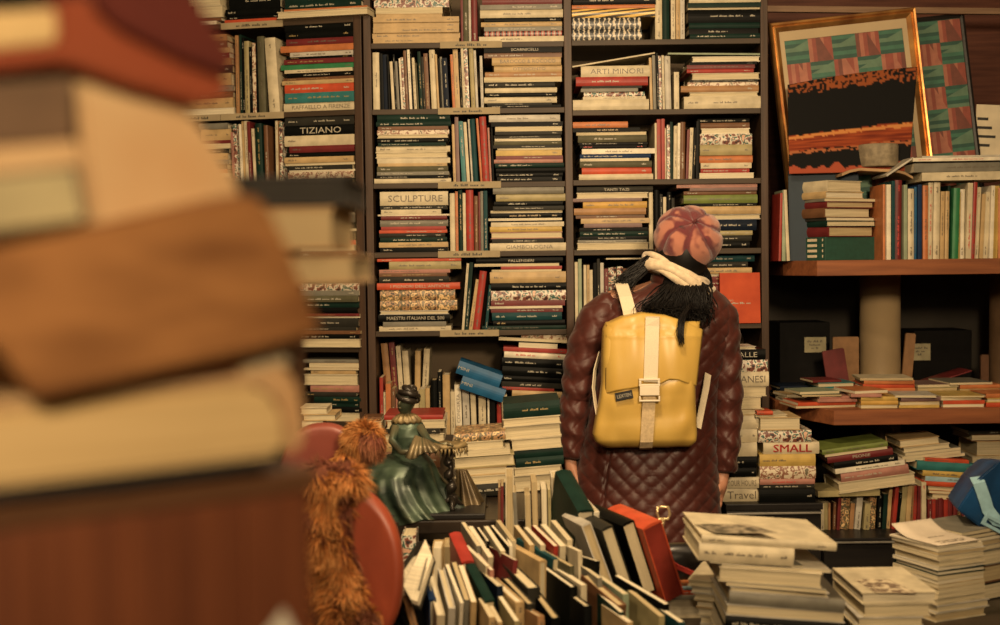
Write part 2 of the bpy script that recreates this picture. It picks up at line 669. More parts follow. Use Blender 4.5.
for a, b in ((lw[0], lw[1]), (-1.02, -.99)):
    bm = bmesh.new()
    box(bm, (a, 0, 0), (b, .33, 2.62), bev=.002)
    taper(bm, lw[0])
    make('side_panel', bm, M_CASEV, lcase, mw=left.m)
bm = bmesh.new()
box(bm, (-1.019, .331, .05), (lw[1] - .001, .345, 2.62))
taper(bm, lw[0])
make('back_panel', bm, M_BACK, lcase, mw=left.m)
ZL = [zline(left, 320, y) for y in (18.2, 110.5, 183.5, 257.5, 347.0, 421.0)]
for zz in ZL + [2.6, .4]:
    bm = bmesh.new()
    box(bm, (-.989, .002, zz - TH), (lw[0] - .0005, .33, zz), bev=.0015)
    taper(bm, lw[0])
    make('shelf_board', bm, M_CASE, lcase, mw=left.m)
label_strip(left, lcase, left.pix(221, 22)[0], left.pix(283, 22)[0], ZL[0], 31)
label_strip(left, lcase, left.pix(221, 114)[0], left.pix(284, 114)[0], ZL[1], 32)
label_strip(left, lcase, left.pix(178, 114)[0], left.pix(220.5, 114)[0], ZL[1], 33)

# ------------------------------------------------------- contents, left bookcase
LB = 'left bookcase'
stack(left, 'left stack, top row, ' + LB, 21, """
-14 cr 186 220 p
2 cr 192 222 p; 14 br 195 220; 17 wh 193 215""", zbot=ZL[0])
stack(left, 'middle stack, top row, ' + LB, 20, """
-18 ch 227 279; -9 bk 228 279; 6 bk 225 280 m
13 bk 226 281; 16.5 ro 224 281""", zbot=ZL[0])
stack(left, 'right stack, top row, ' + LB, 17.6, """
-20 tl 286 360; -12 ch 285 359; -5 dg 284 360 m; 3 dg 285 361 m; 9 or 284 367; 10.8 cr 277 368 p""", zbot=ZL[0], depth=(.12, .14), dy=-.03)
stack(left, 'left stack, second row, ' + LB, 113, """
33 lb 180 226; 40 br 182 227; 47 tn 178 230; 52 mr 178 229; 57 lb 180 231; 64 ch 180 232; 72 tn 178 231; 84 gy 180 233; 90 br 180 232; 96.5 tn 182 233 d; 106.5 wh 178 234 p""", zbot=ZL[1])
uprights(left, 'second row, ' + LB, 110, """
236 239 32 lb - 0
239.2 241.6 31 dg - 0
241.8 244.4 34 bk - 0
244.6 249.4 38 po - 0
249.6 252.2 44 bk - 0
252.4 256 40 wh a:printed_garland 0
256.2 258.8 38 bk - 0
259 265.8 34 ol d -1
266.2 268 42 ch - -1
269.2 279.8 36 cr d -4""", zbot=ZL[1])
stack(left, 'right stack, second row, ' + LB, 109.8, """
21.5 bk 284 354 m
30 bk 285 353 g
37.6 mr 286 353 d
44 or 280 355 r
50.5 lt 289 354 d
55.5 bk 287 352 g
58 mr 284 354 g
62.8 gn 280 355
68 cr 284 352
71.5 bk 286 354 m
75.8 br 282 354 g
78.6 tn 281 356 d
82.8 ro 284 353 m
91.4 tl 285 354 g
101.4 cr 283 355 d:RAFFAELLO_A_FIRENZE""", zbot=ZL[1], depth=(.12, .14))
stack(left, 'left stack, third row, ' + LB, 183, """
120 gy 198 227 m
126 tn 200 230 d
137 mr 200 230 g
140.5 cr 199 230 p
145.5 ch 202 228
150 tn 199 227
156.5 gy 200 229 m
161 ch 200 227
166 or 199 226
170 cr 198 228 p
174.5 gy 199 228
178 tn 199 228""", zbot=ZL[2])
uprights(left, 'third row, ' + LB, 183.5, """
232.5 235 130 pk - -1.5
235.2 238.2 122 bk a:printed_mix -1.5
240 242.2 122 wh - -1.5
242.4 245.6 119 tn - -1.5
245.8 249.2 119 cr - -1.5
249.4 252.4 120 mr - -1.5
254 256.6 127 cr - -2
257 263.5 122 dg - -1
265 268.8 124 br m -1
274.8 277.2 119.5 cr - 0
277.4 279.8 119.5 lb - 0
280 282.6 121 gy a:printed_mix 0""", zbot=ZL[2])
stack(left, 'right stack, third row, ' + LB, 183, """
116 ch 284 353 m
124.4 bk 284 353 m:TIZIANO
134.6 cr 284 354 d
145 mr 289 354 d
151.6 bk 285 354 m
156 tn 284 353 d
162 cr 284 354 p
164.5 ch 288 352 m
169 wh 288 354 p
171 cr 287 353 a:printed_garland
178 ch 286 352 m""", zbot=ZL[2], depth=(.12, .14))
stack(left, 'fourth row, ' + LB, 257, """
191 ch 300 356 m; 199 bk 300 354 m; 212.5 wh 302 354 p; 214.5 gy 300 354 m; 222 bk 302 355 m; 228.5 cr 300 357 p; 231 bk 301 354 m; 239.8 ro 300 355
244.6 cr 300 354 p; 250.4 br 300 357""", zbot=ZL[3], depth=(.12, .14))
stack(left, 'fifth row, ' + LB, 346.8, """
283 gy 286 358 a:printed_mix
290 gy 286 358 m
295 ol 287 358 m
301.5 dg 286 358 m
307 bk 290 357 m
313 mr 288 359 g
315.6 wh 300 359 p
317.5 ch 294 358 m
326.5 ch 296 356 m
330 br 290 360
333.6 bk 297 358 m
338.4 cr 292 360 p""", zbot=ZL[4], depth=(.12, .14), dy=-.02)
stack(left, 'sixth row, ' + LB, 420.8, """
359 gy 302 359
362.4 lb 309 359 p
367.5 cr 303 358 p
369.6 tn 310 355
373.6 cr 303 357 p
384.6 pk 310 359 g
391.6 ch 305 356
396 dg 314 361
402 dg 315 361 m
406.4 bk 314 362 m
412.2 cr 316 361 p""", zbot=ZL[5], depth=(.12, .14))

# ------------------------------------------------------- contents, middle bay
MB = 'middle bay'
stack(main, 'left stack, top row, ' + MB, 42, """
-9 br 372 449; -1 tn 374 449 a:printed_mix; 6.6 tn 375 442 p; 13 tn 376 442; 16 tn 373 459 d; 21.4 tn 373 459 d; 26.5 tn 373 459 d; 31.8 tn 372 460 d; 37 tn 373 459 d""", zbot=ZC[0], hard=False)
uprights(main, 'top row, ' + MB, 42, """
461 463.4 -6 mr; 463.7 468.6 -8 ol; 468.9 471.4 -6 lt; 471.7 477.6 -7 mr m""", zbot=ZC[0])
stack(main, 'right stack, top row, ' + MB, 39.4, """
-13 bk 484 562 m; -5 mr 482 562 m; 2.4 gy 480 562 m; 7.4 cr 480 563 d; 15.4 bk 484 561 m; 19.8 tn 481 562 d; 24.4 gy 484 562 m
28.8 cr 484 562 a:printed_bands; 34 cr 479 565 d""", zbot=ZC[0])
uprights(main, 'second row, ' + MB, 108.2, """
373 379.6 51 cr d 0
380.2 383.8 52 bk - -1
384 388.4 53 nv - -1
388.6 390 54 bk - -1
391.8 394.6 60 cr - -2
395 396.8 53 bk - -2
397 399.4 60 gy - -2
401 402.8 57 wh - -2
403 405.6 56 lb a:printed_mix -2
405.9 408.6 50 br - -2
409.6 412.2 49 wh - -2
412.5 413.9 53 bk - -2
414.3 416.8 57 cr - -2
417 418.8 62 ol - -2
420 423 51 dg - -2
423.3 425.8 56 ch - -2
426 430 53 br - -2
431.6 437.2 49 cr d -2
437.5 439.4 54 tn - -2
440 442 58 bk - -2
442.2 444.2 56 gy - -2
444.5 449.5 58 nv m -2
452.6 455.2 54 or - -2
455.4 460.2 49 tn - -2
461 463.2 52 bk - -2
463.4 465.8 47 cr - -2
466 469.8 47 lt a:printed_mix -2
471.4 475.6 45 po - -2
476 478.4 50 lt - -2
481.2 483.8 56 lt - -1""", zbot=ZC[1])
stack(main, 'right stack, second row, ' + MB, 108, """
47.3 bk 484 562 m:SCARNICELLI
53 br 484 562 m
58 tn 492 561 d:BAROCCO_&_ROCOCO
65.8 tn 494 562 d:OTTOCENTO
72.2 lb 485 562 m
77.4 cr 484 562 p
82.4 ch 485 555 m
88 cr 485 557 d
93 bk 486 556 m
97 cr 484 557 d
103 ch 487 552
105.4 bk 488 561""", zbot=ZC[1])
stack(main, 'left stack, third row, ' + MB, 182.1, """
113.8 dg 377 450 m
120.8 dg 376 451
125.6 br 378 448 m
129.2 rd 377 449 a:printed_garland
133.4 cr 377 448 p
137.2 bk 377 448 m
142 dg 378 446 m
145.2 cr 376 450 d
151 cr 376 448 p
157 cr 377 450 d
162.2 tn 378 447
165.4 ol 377 448 m
170.8 gy 377 449 m
174.4 bk 376 448 m
177.4 cr 374 451 d""", zbot=ZC[2])
uprights(main, 'third row, ' + MB, 182.1, """
453.4 456 124 tn - -1
456.4 460 117 mv - -1
462 466.4 121 tl - -3
467 470 122 cr - -3
471.4 473.4 119 lt - -3
473.6 478.4 119 dt - -3
480.6 482.8 118 or - -4
483 489.6 117 rd - -3
490 491.8 128 pk - -2
492.3 494 126 bk - -1""", zbot=ZC[2])
stack(main, 'right stack, third row, ' + MB, 182, """
115.6 lt 489 560 d
122.4 bk 491 563 m
127 cr 495 562 p
131.8 ch 495 562 m
135.4 ch 494 561 m
138.8 wh 494 561 p
141.4 ol 494 562 m
145.2 ch 493 562 m
148.6 cr 498 563 p
150.4 yl 496 562 d
156 mr 496 563 m
159.6 pk 494 563
163.4 dg 495 564 m
168 bk 496 565 m
173 bk 496 563 m
177.4 bk 497 562 m""", zbot=ZC[2])
stack(main, 'left stack, fourth row, ' + MB, 251.3, """
190.8 cr 380 448 d:SCULPTURE
204.6 ch 380 447
208.6 cr 381 441 d
213.4 wh 377 449 p
215 mr 381 447
219 gy 380 448 m
225.6 rd 381 446
229 ro 379 447 m
232.2 ch 379 445
236.4 dg 380 447 m
241.4 tn 379 448 d
246.4 bk 380 448 m""", zbot=ZC[3])
uprights(main, 'fourth row, ' + MB, 251.3, """
450.4 455.4 193 cr - 0
455.7 458.4 191 or - 0
459 462.9 190 dg - 0
463.3 466.2 193 cr - 0
466.6 474 190 rd d 0
474.6 478.6 196 br - 0
479 480.8 192 mr - 0
481 483.9 191 gy - 0
484.2 488 191 dt - 0""", zbot=ZC[3])
stack(main, 'right stack, fourth row, ' + MB, 251.2, """
187.8 gy 493 564 m
194.4 po 496 567 d
201.6 bk 494 563 m
206.6 ch 493 564 m
210.8 lt 490 562 p
213.4 bk 491 562 g
218.6 wh 488 562 p
221 bk 491 560
222.4 cr 491 564 d
227 yl 490 562 d
232.2 pk 491 563 p
239 ch 492 564 m
243.4 cr 490 566 d:GIAMBOLOGNA""", zbot=ZC[3])
stack(main, 'left stack, fifth row, ' + MB, 330.2, """
257.6 ro 377 461 m
260.4 po 389 461 d
268.4 pk 379 450
272 br 379 447 g
275.6 ch 379 449 m
282 ro 377 460 m:I_PIGNORI_DELL'ANTICHE
288.6 tn 380 455 a:printed_figures
299.6 br 380 457 a:printed_figures
309.6 lt 380 449 p
313.6 bk 378 450 m:MAESTRI_ITALIANI_DEL_500
320.8 gy 383 446
325.4 cr 379 451 d""", zbot=ZC[4])
uprights(main, 'fifth row, ' + MB, 330.2, """
461.6 464 263 cr - 6
464.4 468.2 262 dg - 6
468.6 472.4 279 tn - 8
472.8 479.8 271 rd - 8
484.6 487.4 285 dt - 5""", zbot=ZC[4])
stack(main, 'right stack, fifth row, ' + MB, 330, """
257.8 bk 476 563 m:PALLENSIERI
263.6 cr 475 560 p
266.4 rd 501 562
269.6 po 491 561 p
272 tn 490 566 d
283 bk 491 567 m
290.6 bk 491 566 a:printed_mix
300.6 mr 491 565 m
306.2 wh 490 563 p
308.6 mr 491 563 m
312.6 dt 492 562 m
320.4 bk 493 565
326 dg 482 566""", zbot=ZC[4])
# lowest open section
uprights(main, 'lower shelf, ' + MB, 443, """
389 395.6 355 lb - -7
396 401.5 354 mr - -6
402 406.5 358 cr - -5
407 413 363 cr - -4
414.5 420 363 tn - 2
420.4 426.4 361 cr d 5""", zbot=ZCB, dy=.12)
uprights(main, 'front of lower shelf, ' + MB, 443, """
380 383.4 385 rd m 0
383.8 386 400 cr - 0
386.4 391.4 391 or - 0
391.8 395.6 396 br - 0
396 401.5 405 pk - 0
402 410 402 lt - 0
410.4 419.8 400 cr d 0
420 425.6 397 po d 0
426 430.4 396 tn - 0
431.6 437.8 388 bk - 0
438.4 442 380 bk m 0
443.4 450.4 383 tn - 0
451 455.4 400 cr - 0
456 462.6 393 wh d:CONCERTA -1
463.6 470.4 394 lt d -1
471.8 477 398 cr - -1
479 486.4 405 cr - 0
488 489.8 380 wh - 0
490.4 495.6 388 bk - 0
497.4 501.8 411 rd g 0
503 508.6 404 cr - -1""", zbot=ZCB, dy=-.0, depth=(.1, .118))

# ------------------------------------------------------- contents, right bay
RB = 'right bay'
stack(main, 'left stack, top row, ' + RB, 39, """
-12 nv 575 656; -5 bk 573 656 m; 4 or 572 655; 8 oc 572 655 a:printed_stripes; 16.8 bk 572 641 a:printed_chevrons; 28.2 bk 572 642 a:printed_chevrons""", zbot=ZD[0])
uprights(main, 'top row, ' + RB, 39, """
655.8 662.8 -6 cr - 0
663.4 670 -8 dg - 0
671.8 676 -6 cr - 0
676.4 680.8 -9 tn - 0
681.2 685.6 -6 lt - 0""", zbot=ZD[0])
stack(main, 'right stack, top row, ' + RB, 38.2, """
-10 ch 689 760; -4 cr 689 761; 2.6 dg 688 761; 7.2 cr 688 762 p; 9.4 bk 688 760 m; 22.4 dg 689 760; 28 bk 689 759 m; 33.6 dg 690 760 m""", zbot=ZD[0])
stack(main, 'left stack, second row, ' + RB, 108.8, """
64.8 cr 581 650 d:ARTI_MINORI
75.8 rd 576 648 m
84.8 ch 582 642 m
87.4 gy 581 638
90.8 bk 584 645 a:printed_mix
95.6 cr 583 646 d
98.6 cr 573 649""", zbot=ZD[1])
uprights(main, 'second row, ' + RB, 108.8, """
650.8 653.4 57 tn - -1
653.8 656.8 55 gy - -1
657.2 659.6 53 bk - -1
660 663 55 ol a:printed_mix -1
663.4 665.6 55 cr - -1
666 671.8 56 lt - -1
674.4 679.4 72 cr - 0""", zbot=ZD[1])
stack(main, 'right stack, second row, ' + RB, 108, """
56 wh 692 760 p
61.4 bk 690 757
64.6 mr 687 755
68.4 rd 687 754 m
72.4 cr 692 760 p
79.2 ch 690 758 m
81.4 cr 688 759 a:printed_garland
85.2 lb 681 759 m
91.4 cr 690 759 p
96 cr 684 761 d""", zbot=ZD[1])
stack(main, 'left stack, third row, ' + RB, 179, """
121 or 573 628 d
127 bk 573 640 g
131.4 cr 577 647 p
134.4 ol 578 647 m
141.6 bk 579 648
144 bk 580 647 r
148 wh 582 655 d
153.2 db 580 651 m
157.6 wh 580 649 p
160.4 ol 580 652 m
166.6 ro 582 652 m
173.4 cr 579 653 d""", zbot=ZD[2])
uprights(main, 'third row, ' + RB, 179, """
655.4 657.4 123 cr - 0
657.8 661.6 119 rd - 0
661.9 665.2 119 rd - 0
665.5 667.2 128 cr - 0
667.5 670.4 125 ol a:printed_mix 0
670.7 673.4 122 dg - 0
673.7 677.8 126 cr - 1
678 680.4 123 wh - 1
680.7 685.6 122 br m 1
685.9 688.6 130 mr - 2
689 692.4 128 cr - 2
692.8 695.6 128 bk - 3
696 699.4 122 bk m 1""", zbot=ZD[2])
stack(main, 'right stack, third row, ' + RB, 177.6, """
117.8 bk 698 750 m
122 br 701 750
127.6 wh 702 751 p
133.4 bk 700 752 a:printed_mix
144 po 700 752 d
154.6 or 698 753 d
162 cr 701 752 d
167.6 rd 701 750 m
172 wh 699 754 p""", zbot=ZD[2])
stack(main, 'left stack, fourth row, ' + RB, 249, """
186 ch 577 653 m:TANTI_TAZI
191.8 cr 576 648 p
197.6 mv 573 642
201 oc 583 647 d
207.4 lb 574 646 m
214 br 576 645
217.6 tn 581 650 d
222.6 mv 584 642
226.8 bk 580 648 m
230.6 dg 580 648
235.4 bk 580 648 m
239 gy 578 647 m
242 cr 577 649 p""", zbot=ZD[3])
uprights(main, 'fourth row, ' + RB, 249, """
649.6 653.6 192 cr - 0
655 659.8 190 bk - 0
660.8 663.6 194 ch - 0
664 667 197 cr - 0
667.6 672 192 bk m 0
672.6 675.6 198 ch m 0""", zbot=ZD[3])
stack(main, 'right stack, fourth row, ' + RB, 248.6, """
184.4 pk 677 758
187.8 mv 690 757
191.2 br 684 757
195 lg 684 758 d
203.4 bk 690 757 m
206.6 tn 684 761 d
214.4 lt 690 761 p
219.8 nv 690 757
231 po 700 753 m
235.6 ch 700 752 m
241.4 bk 694 750 m""", zbot=ZD[3])
uprights(main, 'fifth row, ' + RB, 324, """
575.4 578.4 261 cr - 0
578.8 582.2 258 sg - 0
584.4 587.2 264 cr - 0
587.5 590 264 tn - 0
590.3 593.4 269 cr - 0
594.2 597.6 262 bk - 0
598 600.6 258 ch m 0
601.2 604.6 262 lt - 0
605 609 268 mr m 0
609.4 616.8 267 cr a:printed_mix 0
617.6 623.6 266 lt a:printed_mix 0
624 636 268 br - 0""", zbot=ZD[4])
stack(main, 'behind the woman, fifth row, ' + RB, 323, """
255.6 dt 700 755
262 ch 706 748
268 tn 706 752 d
274 wh 704 735 p
276.4 mr 704 748 g
281 mr 704 748 m
286 mr 704 750 g
291 mr 704 748 m
297 cr 704 750
306 mr 706 752
314 bk 704 752""", zbot=ZD[4], dy=.04)
# flat booklets that lie crooked on a stack
def loose_flat(label, fr, x0, x1, y0, y1, code, dy=0., t=.005, w=.2, opt='', cat='booklet', group=None, pages=True, hard=False, yaw=0.0):
    a, za = fr.pix(x0, y0, dy)
    b, zb = fr.pix(x1, y1, dy)
    l = math.hypot(b - a, zb - za)
    mw = fr.m @ Matrix.Translation((a, dy, za)) @ Matrix.Rotation(-math.atan2(zb - za, b - a), 4, 'Y') @ Matrix.Rotation(math.radians(yaw), 4, 'Z')
    o = book_mesh(cat, l, w, t, code, opt, None, mw, child_pages=pages, hard=hard)
    return tag(o, label, cat, group)


loose_flat('thin cream booklet sloping over the left stack, second row, right bay', main, 572.5, 655, 67.5, 53.6, 'cr', t=.005)
loose_flat('thin grey-green booklet lying bent over the right stack, second row, right bay', main, 668, 760, 54.4, 55.0, 'sg', t=.006)
loose_flat('thin cream booklet lying on upright books beside the woman, right bay', main, 606, 643, 259.6, 259.2, 'cr', t=.005, dy=.01)
# orange-red book shown face-on
bm = bmesh.new()
x0, z0 = main.pix(721, 323.6, -.02)
x1, z1 = main.pix(761, 272.4, -.02)
W_, H_ = x1 - x0, z1 - z0
box(bm, (0, 0, 0), (W_, .0025, H_), bev=.0008)
box(bm, (0, .0155, 0), (W_, .018, H_), bev=.0008)
box(bm, (0, .0015, 0), (.0025, .017, H_))
f = lambda u, v: (W_ * .46 + u, -.0005, H_ * .42 + v)
put_text(bm, 'PIERO', lambda u, v: (W_ * .25 + u, -.0005, H_ * .45 + v), .006, 1)
scribble(bm, lambda u, v: (W_ * .46 + u, -.0005, H_ * .4 + v), W_ * .62, .006, 1, RND)
o = make('book', bm, [mk('cover_orange_red_dusty', (.47, .075, .026), .6, spec=.15, scale=9, col2=(.38, .055, .02), contrast=(.4, .6)), ink('m')], mw=Matrix.Translation((x0, YB - .012, ZD[4])) @ Matrix.Rotation(math.radians(-4), 4, 'X'))
pb = bmesh.new()
box(pb, (.003, .0027, .003), (W_ - .003, .0153, H_ - .003))
make('page_block', pb, [page_mat(0)], o)
tag(o, 'orange-red book standing face out beside the woman, at the edge of right bay', 'book')
# blue pair leaning across
loose_flat('blue hardback lying aslant, upper of the two blue books, middle bay', main, 455.5, 498.5, 372.8, 388.0, 'bl', dy=-.03, t=.046, w=.17, opt='m:MINI', cat='book', hard=True)
loose_flat('blue hardback lying aslant, lower of the two blue books, middle bay', main, 459, 502, 388.2, 402.6, 'bl', dy=-.03, t=.046, w=.17, opt='m:MINI', cat='book', hard=True)
# ================================================================= the woman seen from behind
YW = 3.96
def skin_body(name, verts, edges, mats, voxel=.006, extra=None, sub=1):
    """grow one surface around a skeleton, then fuse everything into a single skin"""
    me = bpy.data.meshes.new(name)
    me.from_pydata([v[0] for v in verts], edges, [])
    o = bpy.data.objects.new(name, me)
    COL.objects.link(o)
    md = o.modifiers.new('skin', 'SKIN')
    md.use_smooth_shade = True
    for i, v in enumerate(verts):
        sv = me.skin_vertices[0].data[i]
        sv.radius = (v[1], v[2] if len(v) > 2 else v[1])
        sv.use_root = (i == 0)
    sb = o.modifiers.new('sub', 'SUBSURF')
    sb.levels = sb.render_levels = sub
    dg = bpy.context.evaluated_depsgraph_get()
    m2 = bpy.data.meshes.new_from_object(o.evaluated_get(dg))
    bm = bmesh.new()
    bm.from_mesh(m2)
    if extra:
        extra(bm)
    bpy.data.objects.remove(o)
    bm2 = bmesh.new()
    tmp = bpy.data.meshes.new(name)
    bm.to_mesh(tmp)
    bm.free()
    bm2.free()
    o = bpy.data.objects.new(name, tmp)
    COL.objects.link(o)
    rm = o.modifiers.new('remesh', 'REMESH')
    rm.mode = 'VOXEL'
    rm.voxel_size = voxel
    rm.use_smooth_shade = True
    sm = o.modifiers.new('smooth', 'SMOOTH')
    sm.iterations = 3
    dg = bpy.context.evaluated_depsgraph_get()
    m3 = bpy.data.meshes.new_from_object(o.evaluated_get(dg))
    o.modifiers.clear()
    o.data = m3
    m3.materials.clear()
    for m in mats:
        m3.materials.append(m)
    for p in m3.polygons:
        p.use_smooth = True
    WM[o.name] = Matrix()
    return o


def ellipsoid(bm, c, r, rot=None, n=20, k=14, mi=0):
    R = rot or Matrix.Rotation(0, 3, 'X')
    c = Vector(c)
    rings = []
    for i in range(1, k):
        a = PI * i / k
        rings.append([c + R @ Vector((r[0] * math.sin(a) * math.cos(2 * PI * j / n), r[1] * math.sin(a) * math.sin(2 * PI * j / n), r[2] * math.cos(a))) for j in range(n)])
    loft(bm, rings, mi)


def V(px, py, Y, r, r2=None):
    return (P(px, py, Y), r, r2 or r)


head_c = P(682, 250, YW - .01)
verts = [V(645, 470, YW, .14, .10),        # 0 pelvis
         V(648, 400, YW, .11, .085), V(652, 340, YW, .13, .09), V(662, 300, YW, .07, .06), V(672, 283, YW, .045), (head_c + Vector((0, 0, -.05)), .05, .05),   # 5
         V(612, 302, YW, .05), V(588, 325, YW, .045), V(577, 385, YW, .036), V(572, 440, YW - .01, .026), V(570, 462, YW - .02, .022),     # 10 left wrist
         V(716, 306, YW, .05), V(722, 335, YW, .045), V(727, 395, YW, .036), V(726, 450, YW - .01, .026), V(723, 474, YW - .02, .022),     # 15 right wrist
         (Vector((P(617, 470, YW).x, YW, .78)), .085, .085), (Vector((P(620, 470, YW).x, YW - .01, .45)), .055, .055), (Vector((P(620, 470, YW).x, YW + .02, .10)), .038, .038), (Vector((P(618, 470, YW).x, YW + .14, .05)), .036, .03),   # 19
         (Vector((P(675, 470, YW).x, YW, .78)), .085, .085), (Vector((P(672, 470, YW).x, YW - .01, .45)), .055, .055), (Vector((P(672, 470, YW).x, YW + .02, .10)), .038, .038), (Vector((P(676, 470, YW).x, YW + .14, .05)), .036, .03)]   # 23
edges = [(0, 1), (1, 2), (2, 3), (3, 4), (4, 5), (3, 6), (6, 7), (7, 8), (8, 9), (9, 10), (3, 11), (11, 12), (12, 13), (13, 14), (14, 15),
         (0, 16), (16, 17), (17, 18), (18, 19), (0, 20), (20, 21), (21, 22), (22, 23)]


def hand(wrist, sgn, dx):
    """palm and five bent fingers hanging down; sgn=+1 right hand"""
    w = verts[wrist][0]
    palm = w + Vector((dx * .010, -.005, -.045))
    i0 = len(verts)
    verts.append((palm, .021, .026))
    edges.append((wrist, i0))
    specs = [(-.026, .020, .024, .018), (-.010, .024, .027, .020), (.006, .022, .026, .019), (.021, .018, .021, .015)]
    for k, (oy, l1, l2, l3) in enumerate(specs):
        a = palm + Vector((dx * .004, oy, -.028))
        b = a + Vector((-sgn * .004, 0, -l1))
        c = b + Vector((-sgn * .012, 0, -l2 * .9))
        d = c + Vector((-sgn * .014, 0, -l3 * .55))
        j = len(verts)
        verts.extend([(a, .0095, .0095), (b, .009, .009), (c, .0082, .0082), (d, .007, .007)])
        edges.extend([(i0, j), (j, j + 1), (j + 1, j + 2), (j + 2, j + 3)])
    a = palm + Vector((-sgn * .010, -.028, .012))
    b = a + Vector((-sgn * .010, -.012, -.026))
    c = b + Vector((-sgn * .010, .002, -.022))
    j = len(verts)
    verts.extend([(a, .011, .011), (b, .0095, .0095), (c, .008, .008)])
    edges.extend([(i0, j), (j, j + 1), (j + 1, j + 2)])


hand(10, -1, .3)
hand(15, 1, -.8)


def head_extra(bm):
    R = Matrix.Rotation(.12, 3, 'Y') @ Matrix.Rotation(-.12, 3, 'Z')
    ellipsoid(bm, head_c + Vector((0, .01, .0)), (.072, .086, .10), R)
    ellipsoid(bm, head_c + Vector((0, .045, -.055)), (.045, .045, .045), R)
    ellipsoid(bm, head_c + R @ Vector((0, .098, -.02)), (.012, .018, .022), R, 10, 8)
    for s in (-1, 1):
        ellipsoid(bm, head_c + R @ Vector((s * .075, .0, -.015)), (.010, .018, .03), R, 10, 8)
        ellipsoid(bm, head_c + R @ Vector((s * .03, .082, .004)), (.014, .012, .010), R, 10, 8)
    ellipsoid(bm, head_c + R @ Vector((0, .088, -.052)), (.024, .012, .009), R, 10, 8)


M_SKIN = mk('skin', (.42, .2, .12), .55, scale=12, var=.06)
person = skin_body('person', verts, edges, [M_SKIN], .006, head_extra)
tag(person, 'person seen from behind in quilted dark red coat, tie-dyed beret and cream scarf', 'person')

# --- trousers (mostly hidden by the piles)
bm = bmesh.new()
for s, xs in ((-1, 617), (1, 675)):
    cx = P(xs, 470, YW).x
    rings = []
    for z, r in ((.82, .10), (.6, .085), (.4, .075), (.2, .06), (.09, .058)):
        rings.append([Vector((cx + r * math.cos(2 * PI * k / 20), YW + .01 + r * 1.05 * math.sin(2 * PI * k / 20), z)) for k in range(20)])
    loft(bm, rings)
make('trousers', bm, mk('dark_trouser_cloth', (.02, .02, .022), .8), person, smooth=True)
for s, xs in ((-1, 617), (1, 675)):
    cx = P(xs, 470, YW).x
    bm = bmesh.new()
    rings = []
    for y, w, h in ((-.08, .028, .05), (-.06, .042, .09), (0, .048, .11), (.08, .046, .075), (.15, .05, .055), (.2, .03, .035)):
        rings.append([Vector((cx + w * math.cos(PI * k / 10), YW + y, max(.003, h * .5 + h * .5 * math.sin(PI * k / 10)))) for k in range(20)])
    loft(bm, rings)
    make('shoe', bm, mk('black_leather', (.012, .011, .01), .4), person, smooth=True)


# --- quilted coat
def quilt(u, v, s=.054, h=.0066):
    a, b = (u + v) / s, (u - v) / s
    q = abs(math.sin(PI * a)) * abs(math.sin(PI * b))
    return h * (q ** .36)


def interp(tab, x):
    for a, b in zip(tab, tab[1:]):
        if x <= b[0]:
            t = (x - a[0]) / (b[0] - a[0]) if b[0] > a[0] else 0
            t = max(0, min(1, t))
            t2 = t * t * (3 - 2 * t) if False else t
            return [p + (q - p) * t2 for p, q in zip(a[1:], b[1:])]
    return list(tab[-1][1:])


def wrinkle(p, amp=.004, sc=9):
    return amp * noise.noise(Vector(p) * sc) + amp * .5 * noise.noise(Vector(p) * sc * 2.7)


# y_px, x_left, x_right, half depth (m), y centre offset
TORSO = [(281, 652, 702, .055, .0), (287, 640, 712, .07, .0), (294, 620, 719, .085, .0), (303, 606, 727, .10, .0), (318, 597, 731, .11, .0), (345, 598, 727, .118, .0),
         (380, 597, 718, .118, .005), (410, 591, 714, .125, .005), (440, 583, 714, .14, 0), (470, 576, 716, .15, 0), (510, 570, 719, .16, 0), (560, 563, 722, .165, 0), (640, 556, 728, .17, 0), (700, 552, 732, .17, 0)]
NR, NC = 330, 288
bm = bmesh.new()
rings = []
for i in range(NR):
    y = 281 + (700 - 281) * i / (NR - 1)
    xl, xr, dp, oy = interp(TORSO, y)
    a, b = P(xl, y, YW), P(xr, y, YW)
    c = (a + b) / 2
    hw = (b.x - a.x) / 2
    ring = []
    arc = 0
    prev = None
    for j in range(NC):
        th = 2 * PI * j / NC
        ct, st = math.cos(th), math.sin(th)
        e = .8
        x = hw * math.copysign(abs(ct) ** e, ct)
        yy = dp * math.copysign(abs(st) ** e, st)
        # the back is broad and slightly hollow between the shoulders
        p = Vector((c.x + x, YW + oy + yy, c.z))
        n = Vector((x / hw / hw, yy / dp / dp, 0)).normalized()
        u = math.atan2(st * dp, ct * hw) * (hw + dp) / 2
        ug = x if st < 0 else -x
        fade = min(1, max(0, (y - 284) / 12))
        side = min(1, abs(st) * 2.2)
        q = quilt(ug, c.z) * side + quilt(yy, c.z) * (1 - side)
        seam = math.exp(-((x + hw * .62) / .004) ** 2) * .008 if st < 0 and y > 330 else 0
        p += n * (q * fade + wrinkle(p, .0035, 8) - seam)
        p.z += .003 * noise.noise(p * 14)
        ring.append(p)
    rings.append(ring)
loft(bm, rings)


